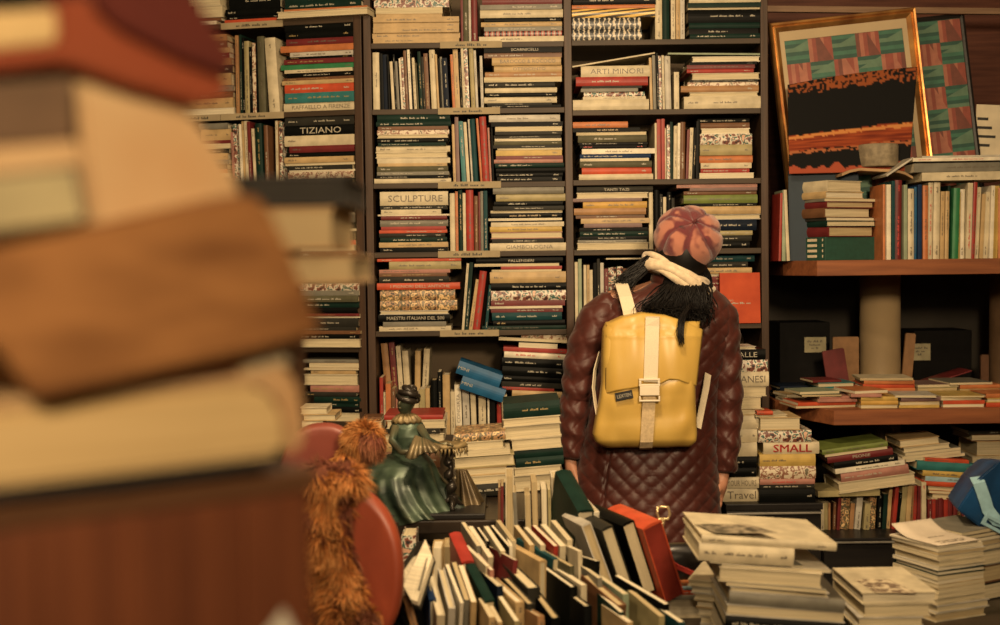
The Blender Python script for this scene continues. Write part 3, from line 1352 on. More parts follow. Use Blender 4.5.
def sleeve(cl, n=72, m=150):
    pts = [P(x, y, Y) for x, y, Y, r in cl]
    L_ = [0]
    for a, b in zip(pts, pts[1:]):
        L_.append(L_[-1] + (b - a).length)
    rings = []
    for i in range(m):
        s = L_[-1] * i / (m - 1)
        k = max(j for j in range(len(L_)) if L_[j] <= s + 1e-9)
        k = min(k, len(pts) - 2)
        t = (s - L_[k]) / (L_[k + 1] - L_[k])
        c = pts[k].lerp(pts[k + 1], t)
        r = (cl[k][3] * (1 - t) + cl[k + 1][3] * t) / scl(YW)
        d = (pts[k + 1] - pts[k]).normalized()
        kk = min(k + 1, len(pts) - 2)
        d = d.lerp((pts[kk + 1] - pts[kk]).normalized(), t * .5).normalized()
        sx = (Vector((1, 0, 0)) - d * d.x).normalized()
        sy = d.cross(sx)
        ring = []
        for j in range(n):
            th = 2 * PI * j / n
            u = th * .05
            folds = .0035 * math.sin(s * 85 + 2.2 * math.sin(th * 1.0 + s * 9)) * min(1, s * 5)
            q = quilt(th * .058, s, .0728, .0045)
            rr = r + q + folds
            p = c + sx * math.cos(th) * rr + sy * math.sin(th) * rr * 1.15
            p += (p - c).normalized() * wrinkle(p, .003, 12)
            ring.append(p)
        rings.append(ring)
    # gathered cuff
    last = rings[-1]
    c = sum(last, Vector()) / n
    rings.append([c + (p - c) * .82 - Vector((0, 0, .008)) for p in last])
    rings.append([c + (p - c) * .7 - Vector((0, 0, .002)) for p in last])
    loft(bm, rings)


sleeve([(622, 298, YW, 8), (612, 305, YW, 15.5), (599, 319, YW, 19.5), (589, 341, YW, 18.5), (581, 365, YW, 16.5), (576, 400, YW, 14), (573, 435, YW - .01, 12.5), (571.5, 457, YW - .02, 9.5)])
sleeve([(702, 302, YW, 8), (710, 304, YW, 15), (719, 316, YW, 18), (722, 338, YW, 17), (725, 365, YW, 15.5), (727, 400, YW, 14.5), (727, 435, YW - .01, 13), (725, 470, YW - .02, 10)])
# stand collar
rings = []
for k, (rr, dz) in enumerate(((1.0, -.02), (1.05, 0), (1.0, .02), (.9, .022), (.85, 0))):
    c = P(675, 284, YW)
    rings.append([c + Vector((.075 * rr * math.cos(t), .068 * rr * math.sin(t), dz - .25 * .075 * math.cos(t) * .6)) for t in [2 * PI * q / 40 for q in range(40)]])
loft(bm, rings)
M_COAT = mk('quilted_red_brown_nylon', (.066, .014, .009), .48, scale=26, var=.12, spec=.4, bump=.5, detail=8, sheen=.1)
make('coat', bm, M_COAT, person, smooth=True)

# --- scarf: a thick folded loop round the neck, lower on the right
bm = bmesh.new()
sc0 = P(677, 277, YW + .0)
for f_, (dr, dz, rr) in enumerate(((.0, .014, .013), (.006, .001, .015), (.004, -.013, .012), (-.004, .020, .011))):
    pts = []
    rd = []
    for k in range(49):
        t = 2 * PI * k / 48
        R_ = .100 + dr
        pts.append(sc0 + Vector((R_ * 1.0 * math.cos(t), R_ * .98 * math.sin(t) - .005, dz - .050 * math.cos(t) + .008 * math.sin(3 * t + f_))))
        rd.append(rr * (1 + .15 * math.sin(5 * t + f_ * 2)))
    tube(bm, pts, rd, 14, flat=.8)
make('scarf', bm, mk('cream_wool', (.66, .53, .36), .9, scale=60, var=.12, bump=.4, sheen=.3), person, smooth=True)

# --- beret
bm = bmesh.new()
col = bm.verts.layers.float_color.new('dye')
NB, KB = 220, 110
pole = Vector((.10, -.84, .54)).normalized()
zx = pole.orthogonal().normalized()
Rb = Matrix((Vector((1, 0, 0)) - pole * pole.x, Vector(), pole))
ex = (Vector((1, 0, 0)) - pole * pole.x).normalized()
ey = pole.cross(ex)
bc = P(688, 237.5, YW - .036)
rings = []
cols = []
for i in range(KB):
    a = .02 + (PI * .84) * i / (KB - 1)
    ring, cc = [], []
    for j in range(NB):
        t = 2 * PI * j / NB
        lob = abs(math.sin(t * 3.5 + .4 * math.sin(a * 3)))        # 7 segments
        fur = (1 - lob) ** 2
        r = .109 * math.sin(a) ** .85 if a < PI / 2 else .109 * (math.sin(a) ** .7)
        h = .082 * math.cos(a)
        r *= 1 - .10 * fur * min(1, a) * max(.1, min(1, 2.3 - a))
        q = Vector((r * math.cos(t), r * math.sin(t), h + .004 * lob))
        nz = noise.noise(Vector((q.x * 26, q.y * 26, a * 2)))
        nz2 = noise.noise(Vector((q.x * 60 + 5, q.y * 60, 3)))
        p = bc + (ex * q.x * 1.0 + ey * q.y * .96 + pole * (q.z + .0045 * nz))
        ring.append(p)
        dark = fur * (1.3 if a > .5 else .6) + 1.15 * max(0, nz) + .1 + .3 * nz2 + .35 * max(0, noise.noise(Vector((q.x * 12 + 9, q.y * 12, a))))
        dark += max(0, 1 - a / .62 + .6 * nz) * .9          # dark smudged ring near the crown
        dark += max(0, (a - 1.75) / .3) * .8
        m_ = max(0, min(1, (dark - .34) / .35))
        a_ = Vector((.36, .14, .09)).lerp(Vector((.115, .018, .022)), m_)
        if dark > 1.5:
            a_ = a_.lerp(Vector((.03, .01, .012)), min(1, (dark - 1.5) * 2))
        cc.append(a_)
    rings.append(ring)
    cols.append(cc)
rows = loft(bm, rings)
for r_, c_ in zip(rows, cols):
    for v_, k_ in zip(r_, c_):
        v_[col] = (*k_, 1)
m, nt, b = nodes('tie_dyed_wool')
at = nt.nodes.new('ShaderNodeAttribute')
at.attribute_name = 'dye'
nt.links.new(at.outputs['Color'], b.inputs['Base Color'])
b.inputs['Roughness'].default_value = .9
b.inputs['Sheen Weight'].default_value = .3
nz = nt.nodes.new('ShaderNodeTexNoise')
nz.inputs['Scale'].default_value = 160
bp = nt.nodes.new('ShaderNodeBump')
bp.inputs['Strength'].default_value = .5
bp.inputs['Distance'].default_value = .003
nt.links.new(nz.outputs['Fac'], bp.inputs['Height'])
nt.links.new(bp.outputs['Normal'], b.inputs['Normal'])
beret = make('beret', bm, m, person, smooth=True)
bm = bmesh.new()
rings = []
for k, (r, h) in enumerate(((.086, -.040), (.092, -.052), (.092, -.066), (.084, -.072))):
    rings.append([bc + ex * (r * (1 + .02 * math.sin(46 * t)) * math.cos(t) * 1.0) + ey * (r * (1 + .02 * math.sin(46 * t)) * math.sin(t) * .98) + pole * h for t in [2 * PI * q / 184 for q in range(184)]])
loft(bm, rings, cap=False)
make('band', bm, mk('dusky_rose_wool', (.2, .06, .05), .9, scale=30, var=.25), beret, smooth=True)
bm = bmesh.new()
tube(bm, [bc + pole * .070, bc + pole * .084, bc + pole * .097 + ex * .004], [.008, .006, .004], 10)
make('stalk', bm, mk('maroon_wool', (.09, .015, .018), .9), beret, smooth=True)

# --- hair: loose dark waves under the beret, over the scarf and both shoulders
bm = bmesh.new()
hr = random.Random(5)


def strand(pts, r0_, n=14):
    """smooth tapering lock through control points"""
    ctl = [Vector(p) for p in pts]
    out, rd = [], []
    m_ = len(ctl) - 1
    for i in range(n):
        t = i / (n - 1) * m_
        k = min(int(t), m_ - 1)
        f = t - k
        p0, p1, p2, p3 = ctl[max(k - 1, 0)], ctl[k], ctl[k + 1], ctl[min(k + 2, m_)]
        q = .5 * ((2 * p1) + (p2 - p0) * f + (2 * p0 - 5 * p1 + 4 * p2 - p3) * f * f + (3 * p1 - p0 - 3 * p2 + p3) * f ** 3)
        out.append(q)
        rd.append(r0_ * (1 - .8 * (i / (n - 1)) ** 2))
    tube(bm, out, rd, 5)


def J(a):
    return Vector((hr.uniform(-a, a), hr.uniform(-a, a) * .6, hr.uniform(-a, a)))


ellipsoid(bm, head_c + Vector((0, -.012, -.006)), (.083, .098, .108), None, 30, 20)
for k in range(330):     # back fall across the scarf
    u = hr.random()
    x0 = 668 + 34 * u
    e = hr.random()
    xe = 646 + 62 * u + hr.uniform(-8, 8)
    ye = 312 + 16 * e + (14 if hr.random() < .12 else 0)
    strand([P(x0, 262, YW - .03) + J(.006), P(x0 - 2, 280, YW - .07) + J(.01), P((x0 * 2 + xe) / 3 + hr.uniform(-5, 5), 291, YW - .122) + J(.01),
            P(xe + hr.uniform(-5, 5), (292 + ye) / 2 + 3, YW - .165) + J(.01), P(xe + hr.uniform(-8, 8), ye - 2, YW - .215) + J(.012)], hr.uniform(.0022, .0042))
for k in range(26):      # the long lock over the bag
    strand([P(694, 297, YW - .10) + J(.005), P(690, 307, YW - .17) + J(.006), P(683 + hr.uniform(-3, 3), 318, YW - .255) + J(.004), P(680 + hr.uniform(-3, 3), 332, YW - .285) + J(.003), P(681 + hr.uniform(-3, 4), 344 + hr.uniform(-6, 3), YW - .287)], hr.uniform(.002, .0032))
for k in range(150):     # blown out to the left
    u = hr.random()
    strand([P(668, 250, YW - .02) + J(.01), P(654, 256 + 6 * u, YW - .03) + J(.012), P(641 + hr.uniform(-4, 4), 263 + 10 * u, YW - .05) + J(.012),
            P(628 + hr.uniform(-6, 6), 274 + 12 * u, YW - .05) + J(.014), P(620 + hr.uniform(-8, 14), 280 + 10 * u + hr.uniform(-3, 4), YW - .06) + J(.012)], hr.uniform(.002, .0038))
for k in range(60):      # right side, tucked behind
    strand([P(700, 262, YW) + J(.008), P(707, 276, YW - .02) + J(.01), P(706 + hr.uniform(-4, 4), 290, YW - .05) + J(.01), P(702 + hr.uniform(-6, 4), 304, YW - .11) + J(.01)], hr.uniform(.002, .0035))
make('hair', bm, mk('black_hair', (.005, .0042, .004), .5, scale=50, var=.2, spec=.25), person, smooth=True, normals=False)

# ================================================================= backpack
pack = empty('backpack', 'yellow rubberised backpack with cream webbing straps and front buckle on the person', 'backpack', P(648, 446, YW - .14))
M_YEL = mk('yellow_rubberised_canvas', (.50, .335, .08), .40, scale=7, col2=(.46, .29, .06), spec=.5, bump=.1, contrast=(.3, .7))
M_WEB = mk('cream_webbing', (.62, .54, .39), .8, scale=300, var=.04, bump=.3)
M_BKL = mk('cream_plastic', (.64, .56, .42), .4, var=.03)
YF, YK = YW - .245, YW - .135       # front and back planes of the bag
BODY = [(322, 607, 702), (330, 604, 702), (360, 603, 700), (385, 603, 697.5), (400, 601, 698), (420, 597, 699), (436, 594, 699), (443, 596, 698), (447.5, 604, 692)]


def ringrow(y, xl, xr, yf, yk, n=64, grow=0.0, amp=.004):
    a, b = P(xl, y, yf), P(xr, y, yf)
    c = (a + b) / 2
    hw = (b.x - a.x) / 2 + grow
    cy, hd = (yf + yk) / 2, (yk - yf) / 2 + grow
    out = []
    for j in range(n):
        t = 2 * PI * j / n
        ct, st = math.cos(t), math.sin(t)
        p = Vector((c.x + hw * math.copysign(abs(ct) ** .42, ct), cy + hd * math.copysign(abs(st) ** .55, st), c.z))
        w = amp * noise.noise(p * 13) + amp * .7 * noise.noise(Vector((p.x * 30, p.y * 9, p.z * 16)))
        p.y += w if st < 0 else 0
        out.append(p)
    return out


bm = bmesh.new()
rings = []
for i in range(70):
    y = 322 + (447.5 - 322) * i / 69
    xl, xr = interp(BODY, y)
    bul = .018 * math.sin(PI * min(1, max(0, (y - 330) / 118))) ** .6
    shr = max(0, (y - 440) / 8) ** 2 * .03 + max(0, (330 - y) / 8) ** 2 * .02
    rings.append(ringrow(y, xl, xr, YF - bul + shr, YK - shr * .5, amp=.011))
loft(bm, rings)
body_o = make('bag_body', bm, M_YEL, pack, smooth=True)


def front_y(y):
    return YF - .018 * math.sin(PI * min(1, max(0, (y - 330) / 118))) ** .6


def band(bm, pts, w, th=.0025, wdir=Vector((1, 0, 0)), mi=0):
    """flat webbing of width w through the points"""
    pts = [Vector(p) for p in pts]
    rings = []
    for i, p in enumerate(pts):
        t = (pts[min(i + 1, len(pts) - 1)] - pts[max(i - 1, 0)]).normalized()
        s = (wdir - t * wdir.dot(t)).normalized()
        n = t.cross(s)
        rings.append([p - s * w / 2 - n * th / 2, p + s * w / 2 - n * th / 2, p + s * w / 2 + n * th / 2, p - s * w / 2 + n * th / 2])
    loft(bm, rings, mi)
    for f in bm.faces:
        f.smooth = False


# flap
bm = bmesh.new()
TOPE = lambda u: interp([(0, 325), (.18, 317.5), (.38, 313.5), (.62, 316), (.85, 323), (1, 330)], u)[0]
BOT = lambda u: interp([(0, 394), (.12, 391), (.3, 388.5), (.42, 386.5), (.52, 385), (.6, 384), (.7, 379.5), (.8, 380), (.9, 383.5), (1, 386)], u)[0]
rows = []
NV, NU = 40, 60
for i in range(-10, NV):
    r = []
    for j in range(NU + 1):
        u = j / NU
        if i < 0:      # the part lying over the top, running back to the wearer
            k = -i / 10
            y = TOPE(u)
            ys_ = front_y(340 if y > 335 else y) - .009 + .03 * (abs(2 * u - 1)) ** 6 + .012
            q = P(605.8 + (703.2 - 605.8) * u, y, ys_)
            yy = ys_ + (YK - ys_) * k
            z = q.z + .003 * math.sin(PI * min(1, k * 1.1))
            r.append(Vector((q.x, yy, z)))
        else:
            v = i / (NV - 1)
            y = TOPE(u) + (BOT(u) - TOPE(u)) * v
            xl, xr = 605.8 - .8 * v, 703.2 - 6.4 * v
            edge = (abs(2 * u - 1)) ** 6
            Y = front_y(max(y, 340) if y > 335 else y) - .009 + .03 * edge - .004 * math.sin(PI * v)
            Y += (1 - min(1, v * 6)) ** 2 * .012
            q = P(xl + (xr - xl) * u, y, Y)
            q.y += .0055 * noise.noise(Vector((q.x * 24, 0, q.z * 5)))
            r.append(q)
    rows.append([bm.verts.new(p) for p in r])
for a, b in zip(rows, rows[1:]):
    for j in range(NU):
        bm.faces.new((a[j], a[j + 1], b[j + 1], b[j])).smooth = True
bmesh.ops.recalc_face_normals(bm, faces=bm.faces[:])
bmesh.ops.solidify(bm, geom=bm.faces[:], thickness=.003)
make('flap', bm, M_YEL, pack, smooth=True)


def fy(y):
    return front_y(y) - (.0175 if y < 387 else .008)


bm = bmesh.new()
band(bm, [P(653, 315.5, YF + .03)] + [P(652.5 - (y - 318) * .03, y, fy(y) - .003) for y in (318, 326, 340, 355, 370, 382)], .041)
st_ = make('front_strap', bm, M_WEB, pack)
bm = bmesh.new()
band(bm, [P(649.2 - (y - 398) * .06, y, front_y(y) - .012) for y in (396, 405, 415, 425, 435, 442)] + [P(646, 447.5, YF + .004), P(646, 449, YF + .04)], .038)
make('lower_strap', bm, mk('tan_webbing', (.55, .42, .24), .8, scale=120, var=.1, bump=.3), pack)
# buckle
bm = bmesh.new()
q = P(649.5, 390, front_y(390) - .024)
for lo, hi in (((-.031, -.004, .011), (.031, .006, .018)), ((-.031, -.004, .028), (.031, .006, .034)), ((-.031, -.004, .018), (-.024, .006, .028)), ((.024, -.004, .018), (.031, .006, .028)),
               ((-.029, -.005, -.016), (.029, .006, .011)), ((-.031, -.004, -.034), (.031, .006, -.029)), ((-.031, -.004, -.029), (-.026, .006, -.018)), ((.026, -.004, -.029), (.031, .006, -.018))):
    box(bm, lo, hi, mat=Matrix.Translation(q), bev=.0015)
make('buckle', bm, M_BKL, pack)
# label
bm = bmesh.new()
q = P(624, 395.5, front_y(395) - .012)
Mx = Matrix.Translation(q) @ Matrix.Rotation(math.radians(-11), 4, 'Y')
box(bm, (-.026, -.002, -.012), (.026, .001, .012), 0, mat=Mx)
put_text(bm, 'LEXTEN', lambda u, v: Mx @ Vector((u, -.0026, v)), .010, 1, .042)
make('brand_label', bm, [mk('black_woven_label', (.012, .012, .012), .8), ink('m')], pack)
# shoulder strap and the side straps
bm = bmesh.new()
band(bm, [P(630.5, 318, YW - .145), P(629, 310, YW - .142), P(625.5, 297, YW - .122), P(622, 286, YW - .075), P(620, 280.5, YW - .02), P(621, 283, YW + .05), P(624, 300, YW + .12)], .040, .006)
make('shoulder_strap', bm, M_WEB, pack)
bm = bmesh.new()
band(bm, [P(690, 320, YW - .145), P(692, 310, YW - .142), P(696, 297, YW - .122), P(700, 291, YW - .07), P(701, 288, YW - .0), P(701, 292, YW + .06), P(700, 305, YW + .12)], .040, .006)
make('shoulder_strap', bm, M_WEB, pack)
bm = bmesh.new()
band(bm, [P(600, 352, YW - .12), P(595, 370, YW - .13), P(593.5, 388, YW - .15), P(595.5, 404, YW - .17), P(598, 418, YW - .19)], .018, .003, wdir=Vector((.5, 1, 0)))
make('side_strap', bm, M_WEB, pack)
bm = bmesh.new()
band(bm, [P(708, 374, YW - .12), P(706, 388, YW - .15), P(702.5, 405, YW - .17), P(699.5, 420, YW - .19), P(698, 428, YW - .2)], .022, .003, wdir=Vector((1, .6, 0)))
make('side_strap', bm, M_WEB, pack)
# ================================================================= alcove right of the bookcase
YS = 4.20                    # front of the upper shelf
AL = Frame(0, YS + .03, 0)


def plank(name, pts, z1, th, m, label=None, cat=None, struct=False):
    """board with the plan outline pts"""
    bm = bmesh.new()
    lo = [bm.verts.new((x, y, z1 - th)) for x, y in pts]
    hi = [bm.verts.new((x, y, z1)) for x, y in pts]
    n = len(pts)
    bm.faces.new(hi)
    bm.faces.new(lo[::-1])
    for i in range(n):
        j = (i + 1) % n
        bm.faces.new((lo[i], lo[j], hi[j], hi[i]))
    bmesh.ops.bevel(bm, geom=[e for e in bm.edges], offset=.0015, segments=1, affect='EDGES')
    o = make(name, bm, m)
    if struct:
        return structure(o)
    if label:
        tag(o, label, cat)
    return o


pan = slab('wall_alcove', (P(770, 100, 4.9).x, 4.93, 1.36), (3.38, 5.04, 2.94), M_WALLR)
ZS = P(900, 259.5, YS).z
plank('wall_shelf', [(P(817, 268, YS).x, YS), (2.55, YS), (2.55, 4.925), (P(784, 266, 4.5).x, 4.925), (P(783, 266, 4.42).x, 4.42)], ZS, .052, M_SHELF,
      'orange-brown shelf board with chamfered left end holding the leaning pictures', 'shelf')
YT = 4.10
ZT = P(900, 409.5, YT).z
plank('counter', [(P(834, 415, YT).x, YT), (2.55, YT), (2.55, 5.04), (P(777, 404, 4.45).x, 5.04), (P(775, 404, 4.42).x, 4.42)], ZT, .05, M_SHELF,
      'orange-brown counter board with chamfered end under coloured booklets', 'counter')
# trim strip across the top of the alcove
a, b = P(766, 8.5, 4.58), P(1090, 12, 4.58)
bm = bmesh.new()
box(bm, (0, 0, -.011), ((b - a).length, .02, .011), bev=.001)
structure(make('trim_1', bm, wood('greyish_trim_wood', (.22, .14, .085), (.15, .09, .055)), mw=Matrix.Translation(a) @ Matrix.Rotation(-math.atan2(b.z - a.z, b.x - a.x), 4, 'Y')))
# columns
for nm, px, r, m_ in (('column', 880, .0745, mk('buff_painted_column', (.42, .31, .17), .45, scale=5, var=.1, col2=(.34, .25, .14))), ('column', 1006, .06, mk('brown_painted_column', (.14, .085, .045), .5))):
    bm = bmesh.new()
    c = P(px, 330, 4.72)
    rings = []
    for z, k in ((ZT - .95, 1), (ZS - .053, 1)):
        rings.append([Vector((c.x + r * math.cos(2 * PI * q / 40), c.y + r * math.sin(2 * PI * q / 40), z)) for q in range(40)])
    loft(bm, rings)
    structure(make(nm, bm, m_, smooth=False))

# ---- pictures leaning on the shelf
PM = [mk('patch_' + n, c, .6, scale=40, var=.1) for n, c in (('green', (.035, .13, .085)), ('deep_green', (.015, .07, .05)), ('pale_green', (.09, .17, .11)),
      ('red', (.24, .055, .035)), ('salmon', (.33, .12, .075)), ('brown_red', (.14, .04, .026)))]


def patchwork(bm, x0, z1, nc, nr, s, first, y=-.001, base=0, zmin=None):
    for r in range(nr):
        for c in range(nc):
            X, Z = x0 + c * s, z1 - r * s
            g = (r + c + first) % 2 == 0
            for k in range(6):
                if g:
                    a, b, p, q = X, X + s, Z - s * k / 6, Z - s * (k + 1) / 6
                    mi = base + (0, 1, 2, 1, 0, 1)[(k + r) % 6]
                else:
                    a, b, p, q = X + s * k / 6, X + s * (k + 1) / 6, Z, Z - s
                    mi = base + (3, 4, 3, 5, 4, 3)[(k + c) % 6]
                quad(bm, [(a, y, q), (b, y, q), (b, y, p), (a, y, p)], mi)
            t = bm.faces.new([bm.verts.new(v) for v in (((X, y - .0004, Z - s * .5), (X + s, y - .0004, Z - s * .5), (X + s, y - .0004, Z - s * .05)) if g else ((X + s * .5, y - .0004, Z), (X + s, y - .0004, Z - s), (X + s * .5, y - .0004, Z - s)))])
            t.material_index = base + (2 if g else 5 if c % 2 else 4)


def frame_ring(bm, x0, z0, x1, z1, w, prof):
    """moulding round a rectangle; prof = list of (inset fraction, y)"""
    loops = []
    for f_, y in prof:
        d = w * f_
        loops.append([bm.verts.new(p) for p in ((x0 + d, y, z0 + d), (x1 - d, y, z0 + d), (x1 - d, y, z1 - d), (x0 + d, y, z1 - d))])
    for a, b in zip(loops, loops[1:] + loops[:1]):
        for i in range(4):
            j = (i + 1) % 4
            bm.faces.new((a[i], a[j], b[j], b[i]))


YF1 = 4.50
tl = P(768.5, 23.5, YF1)
ang = math.radians(5.6)
S1 = scl(YF1)
FWd, FHt = 146 / S1, 0
FHt = (tl.z - ZS) / math.cos(ang) - .002
mwF = Matrix.Translation(tl) @ Matrix.Rotation(-ang, 4, 'Y') @ Matrix.Rotation(math.radians(-3.0), 4, 'X') @ Matrix.Translation((0, 0, -FHt))
pic = empty('framed_picture', 'large gilt-framed patchwork print with cream mat leaning on the shelf', 'picture', mw=mwF)
bm = bmesh.new()
frame_ring(bm, 0, 0, FWd, FHt, .034, [(0, .025), (0, -.004), (.12, -.012), (.3, -.010), (.42, -.003), (.6, -.006), (.8, -.001), (1, .004), (1, .02)])
make('frame', bm, mk('worn_gilt', (.62, .33, .1), .3, .75, scale=12, col2=(.3, .13, .045), bump=.2, contrast=(.35, .7)), pic, mw=mwF)
bm = bmesh.new()
mx0, mx1, mz1 = .050, FWd - .052, FHt - .068
for lo, hi in (((.03, .006, .03), (mx0, .008, FHt - .03)), ((mx1, .006, .03), (FWd - .03, .008, FHt - .03)), ((mx0, .006, mz1), (mx1, .008, FHt - .03)), ((mx0, .006, .03), (mx1, .008, .12))):
    box(bm, lo, hi)
make('mat', bm, mk('beige_mat_board', (.42, .33, .2), .85, scale=6, var=.05), pic, mw=mwF)
bm = bmesh.new()
box(bm, (mx0 - .01, .010, .08), (mx1 + .01, .013, mz1 + .01), 0)
s_ = (mx1 - mx0) / 5
patchwork(bm, mx0, mz1, 5, 8, s_, 0, y=.0095, base=1)
make('print', bm, [PM[5]] + PM, pic, mw=mwF)
bm = bmesh.new()
box(bm, (.01, .018, .01), (FWd - .01, .022, FHt - .01))
make('backing', bm, mk('brown_backing_card', (.14, .09, .05), .9), pic, mw=mwF)

YF2 = 4.62
S2 = scl(YF2)
tr = P(963.5, 15, YF2)
W2 = 64 / S2
H2 = (tr.z - ZS) / math.cos(ang) + .004
mwG = Matrix.Translation(tr) @ Matrix.Rotation(-ang, 4, 'Y') @ Matrix.Rotation(math.radians(-3.0), 4, 'X') @ Matrix.Translation((-W2, 0, -H2 - .004))
mwG = Matrix.Translation((0, 0, .012)) @ mwG
pic2 = empty('framed_picture', 'black-framed patchwork print leaning behind the gilt frame', 'picture', mw=mwG)
bm = bmesh.new()
frame_ring(bm, 0, 0, W2, H2, .016, [(0, .02), (0, -.004), (.5, -.006), (1, -.003), (1, .015)])
make('frame', bm, M_BLACKWOOD, pic2, mw=mwG)
bm = bmesh.new()
box(bm, (.012, .004, .012), (W2 - .012, .008, H2 - .012), 0)
s2 = (W2 - .026) / 2.6
patchwork(bm, W2 - .016 - 2 * s2, H2 - .018, 2, 9, s2, 0, y=.0035, base=1)
make('print', bm, [PM[1]] + PM, pic2, mw=mwG)

# ---- dark painted sheet
bm = bmesh.new()
cl = bm.verts.layers.float_color.new('paint')
NU, NV = 90, 70
grid = []
for i in range(NV + 1):
    row = []
    for j in range(NU + 1):
        u, v = j / NU, i / NV
        a = P(787.5 + (917 - 787.5) * u, 85 - 18 * u - 2.5 * math.sin(PI * u), 4.40 + .02 * v)
        b = P(789 + (909 - 789) * u, 174 - 3 * u, 4.33)
        p = a.lerp(b, v)
        p.y += .012 * math.sin(PI * u) * (1 - v)
        vt = bm.verts.new(p)
        n1 = noise.noise(Vector((u * 14, v * 5, 1)))
        n2 = noise.noise(Vector((u * 40, v * 30, 2)))
        n3 = noise.noise(Vector((u * 5, v * 60, 4)))
        c = Vector((.006, .006, .006))
        if v < .13 + .05 * n1 and n2 > .05 - .2 * (u > .3) * (u < .8):
            c = Vector((.22, .06, .02))
        bc_ = .67 - .05 * u
        if abs(v - bc_) < .085 + .02 * n1:
            c = Vector((.27, .055, .018)).lerp(Vector((.12, .02, .01)), max(0, min(1, .5 + 1.4 * n3)))
            if abs(v - bc_ + .06) < .018 + .015 * n2:
                c = Vector((.45, .18, .055))
        elif v > bc_ + .09 + .03 * n1 and v < bc_ + .12 + .04 * n2:
            c = Vector((.3, .1, .04))
        elif v > .93 + .05 * n1:
            c = Vector((.28, .06, .03))
        vt[cl] = (*c, 1)
        row.append(vt)
    grid.append(row)
for a, b in zip(grid, grid[1:]):
    for j in range(NU):
        bm.faces.new((a[j], b[j], b[j + 1], a[j + 1])).smooth = True
bmesh.ops.recalc_face_normals(bm, faces=bm.faces[:])
bmesh.ops.solidify(bm, geom=bm.faces[:], thickness=.003)
m, nt, b_ = nodes('painted_canvas')
at = nt.nodes.new('ShaderNodeAttribute')
at.attribute_name = 'paint'
nt.links.new(at.outputs['Color'], b_.inputs['Base Color'])
b_.inputs['Roughness'].default_value = .85
b_.inputs['Specular IOR Level'].default_value = .15
tag(make('painting', bm, m, normals=False), 'dark unframed canvas with an orange-red band leaning on the gilt frame', 'painting')

# ---- dark blue board behind the stack, grey drum
bm = bmesh.new()
a, b = P(789, 262, 4.36), P(859, 170, 4.36)
box(bm, (0, 0, 0), (b.x - a.x, .006, b.z - ZS), bev=.001)
tag(make('board', bm, mk('dark_blue_board', (.018, .035, .055), .7, var=.15, scale=5), mw=Matrix.Translation((a.x, 4.355, ZS)) @ Matrix.Rotation(math.radians(-2), 4, 'X')),
    'dark blue board standing behind the flat books on the shelf', 'board')

uprights(AL, 'left end of the wall shelf', 262, """
779.5 782 194 rd - 2
783 786.6 191 sg - 1
787.4 790.4 191 cr - -3""", zbot=ZS, dy=.1, depth=(.12, .15))
uprights(AL, 'wall shelf', 259.5, """
884.8 887 184 or - 0
887.3 891.6 184.5 wh d 0
892 895.2 181 dt - 0
896 902.8 180 mr r 1
904 907.6 185 sg - 0
908.4 914.4 189 cr d 0
915 917.8 187 bl - 1
918.2 922 185 db - 0
923 928.2 186 or - 0
928.8 933.6 183 cr r 1
934 940.4 183 cr - 1
940.8 944.6 192 tn d 1
945 948.8 192 tn - 1
949.2 951.6 186 dg - 1
952 958.4 189 gn - 2
958.8 961.2 193 yl - 1
961.6 966 190 wh d 1
966.4 971.6 184 cr r 2
972 975.8 183 rd - 3
976.2 980.4 188 cr - 3
980.8 984.4 195 tn - 3
984.8 989.2 193 cr d 3
989.6 993.2 187 wh d 2
993.6 999.6 187 yl - 2
1000 1005 189 or - 0
1005.4 1011 185 cr - 0
1011.4 1016 192 rd - 0""", zbot=ZS, depth=(.14, .19))
loose_flat('thick cream paperback lying on the upright books at the right of the wall shelf', AL, 922, 1012, 181, 179.2, 'cr', dy=-.005, t=.028, w=.17, opt='d', cat='paperback')
loose_flat('grey ring-bound booklet, second down on the upright books of the wall shelf', AL, 914, 1012, 172.4, 170.6, 'gy', dy=.0, t=.030, w=.17, opt='d', cat='booklet')
loose_flat('red and white magazine topmost above the upright books on the wall shelf', AL, 913, 1014, 161.6, 160, 'wh', dy=-.01, t=.012, w=.19, opt='r', cat='magazine')
loose_flat('thin white magazine lying just above the red and white magazine', AL, 922, 1014, 157.8, 156.2, 'lt', dy=-.0, t=.006, w=.19, opt='d', cat='magazine')
loose_flat('pale magazine sloping down to the left off the upright books', AL, 887, 914, 176.5, 158.5, 'lt', dy=.0, t=.006, w=.16, cat='magazine')


def limp(name, label, cat, pts, th, w, m, Y0):
    """soft booklet sagging along the line pts (pixels)"""
    bm = bmesh.new()
    row = []
    P3 = [P(x, y, Y0) for x, y in pts]
    for p in P3:
        row.append([bm.verts.new(p + Vector((0, dy, dz))) for dy, dz in ((0, 0), (w, 0), (w, th), (0, th))])
    for a, b in zip(row, row[1:]):
        for i in range(4):
            j = (i + 1) % 4
            bm.faces.new((a[i], a[j], b[j], b[i]))
    bm.faces.new(row[0][::-1])
    bm.faces.new(row[-1])
    return tag(make(name, bm, m), label, cat)


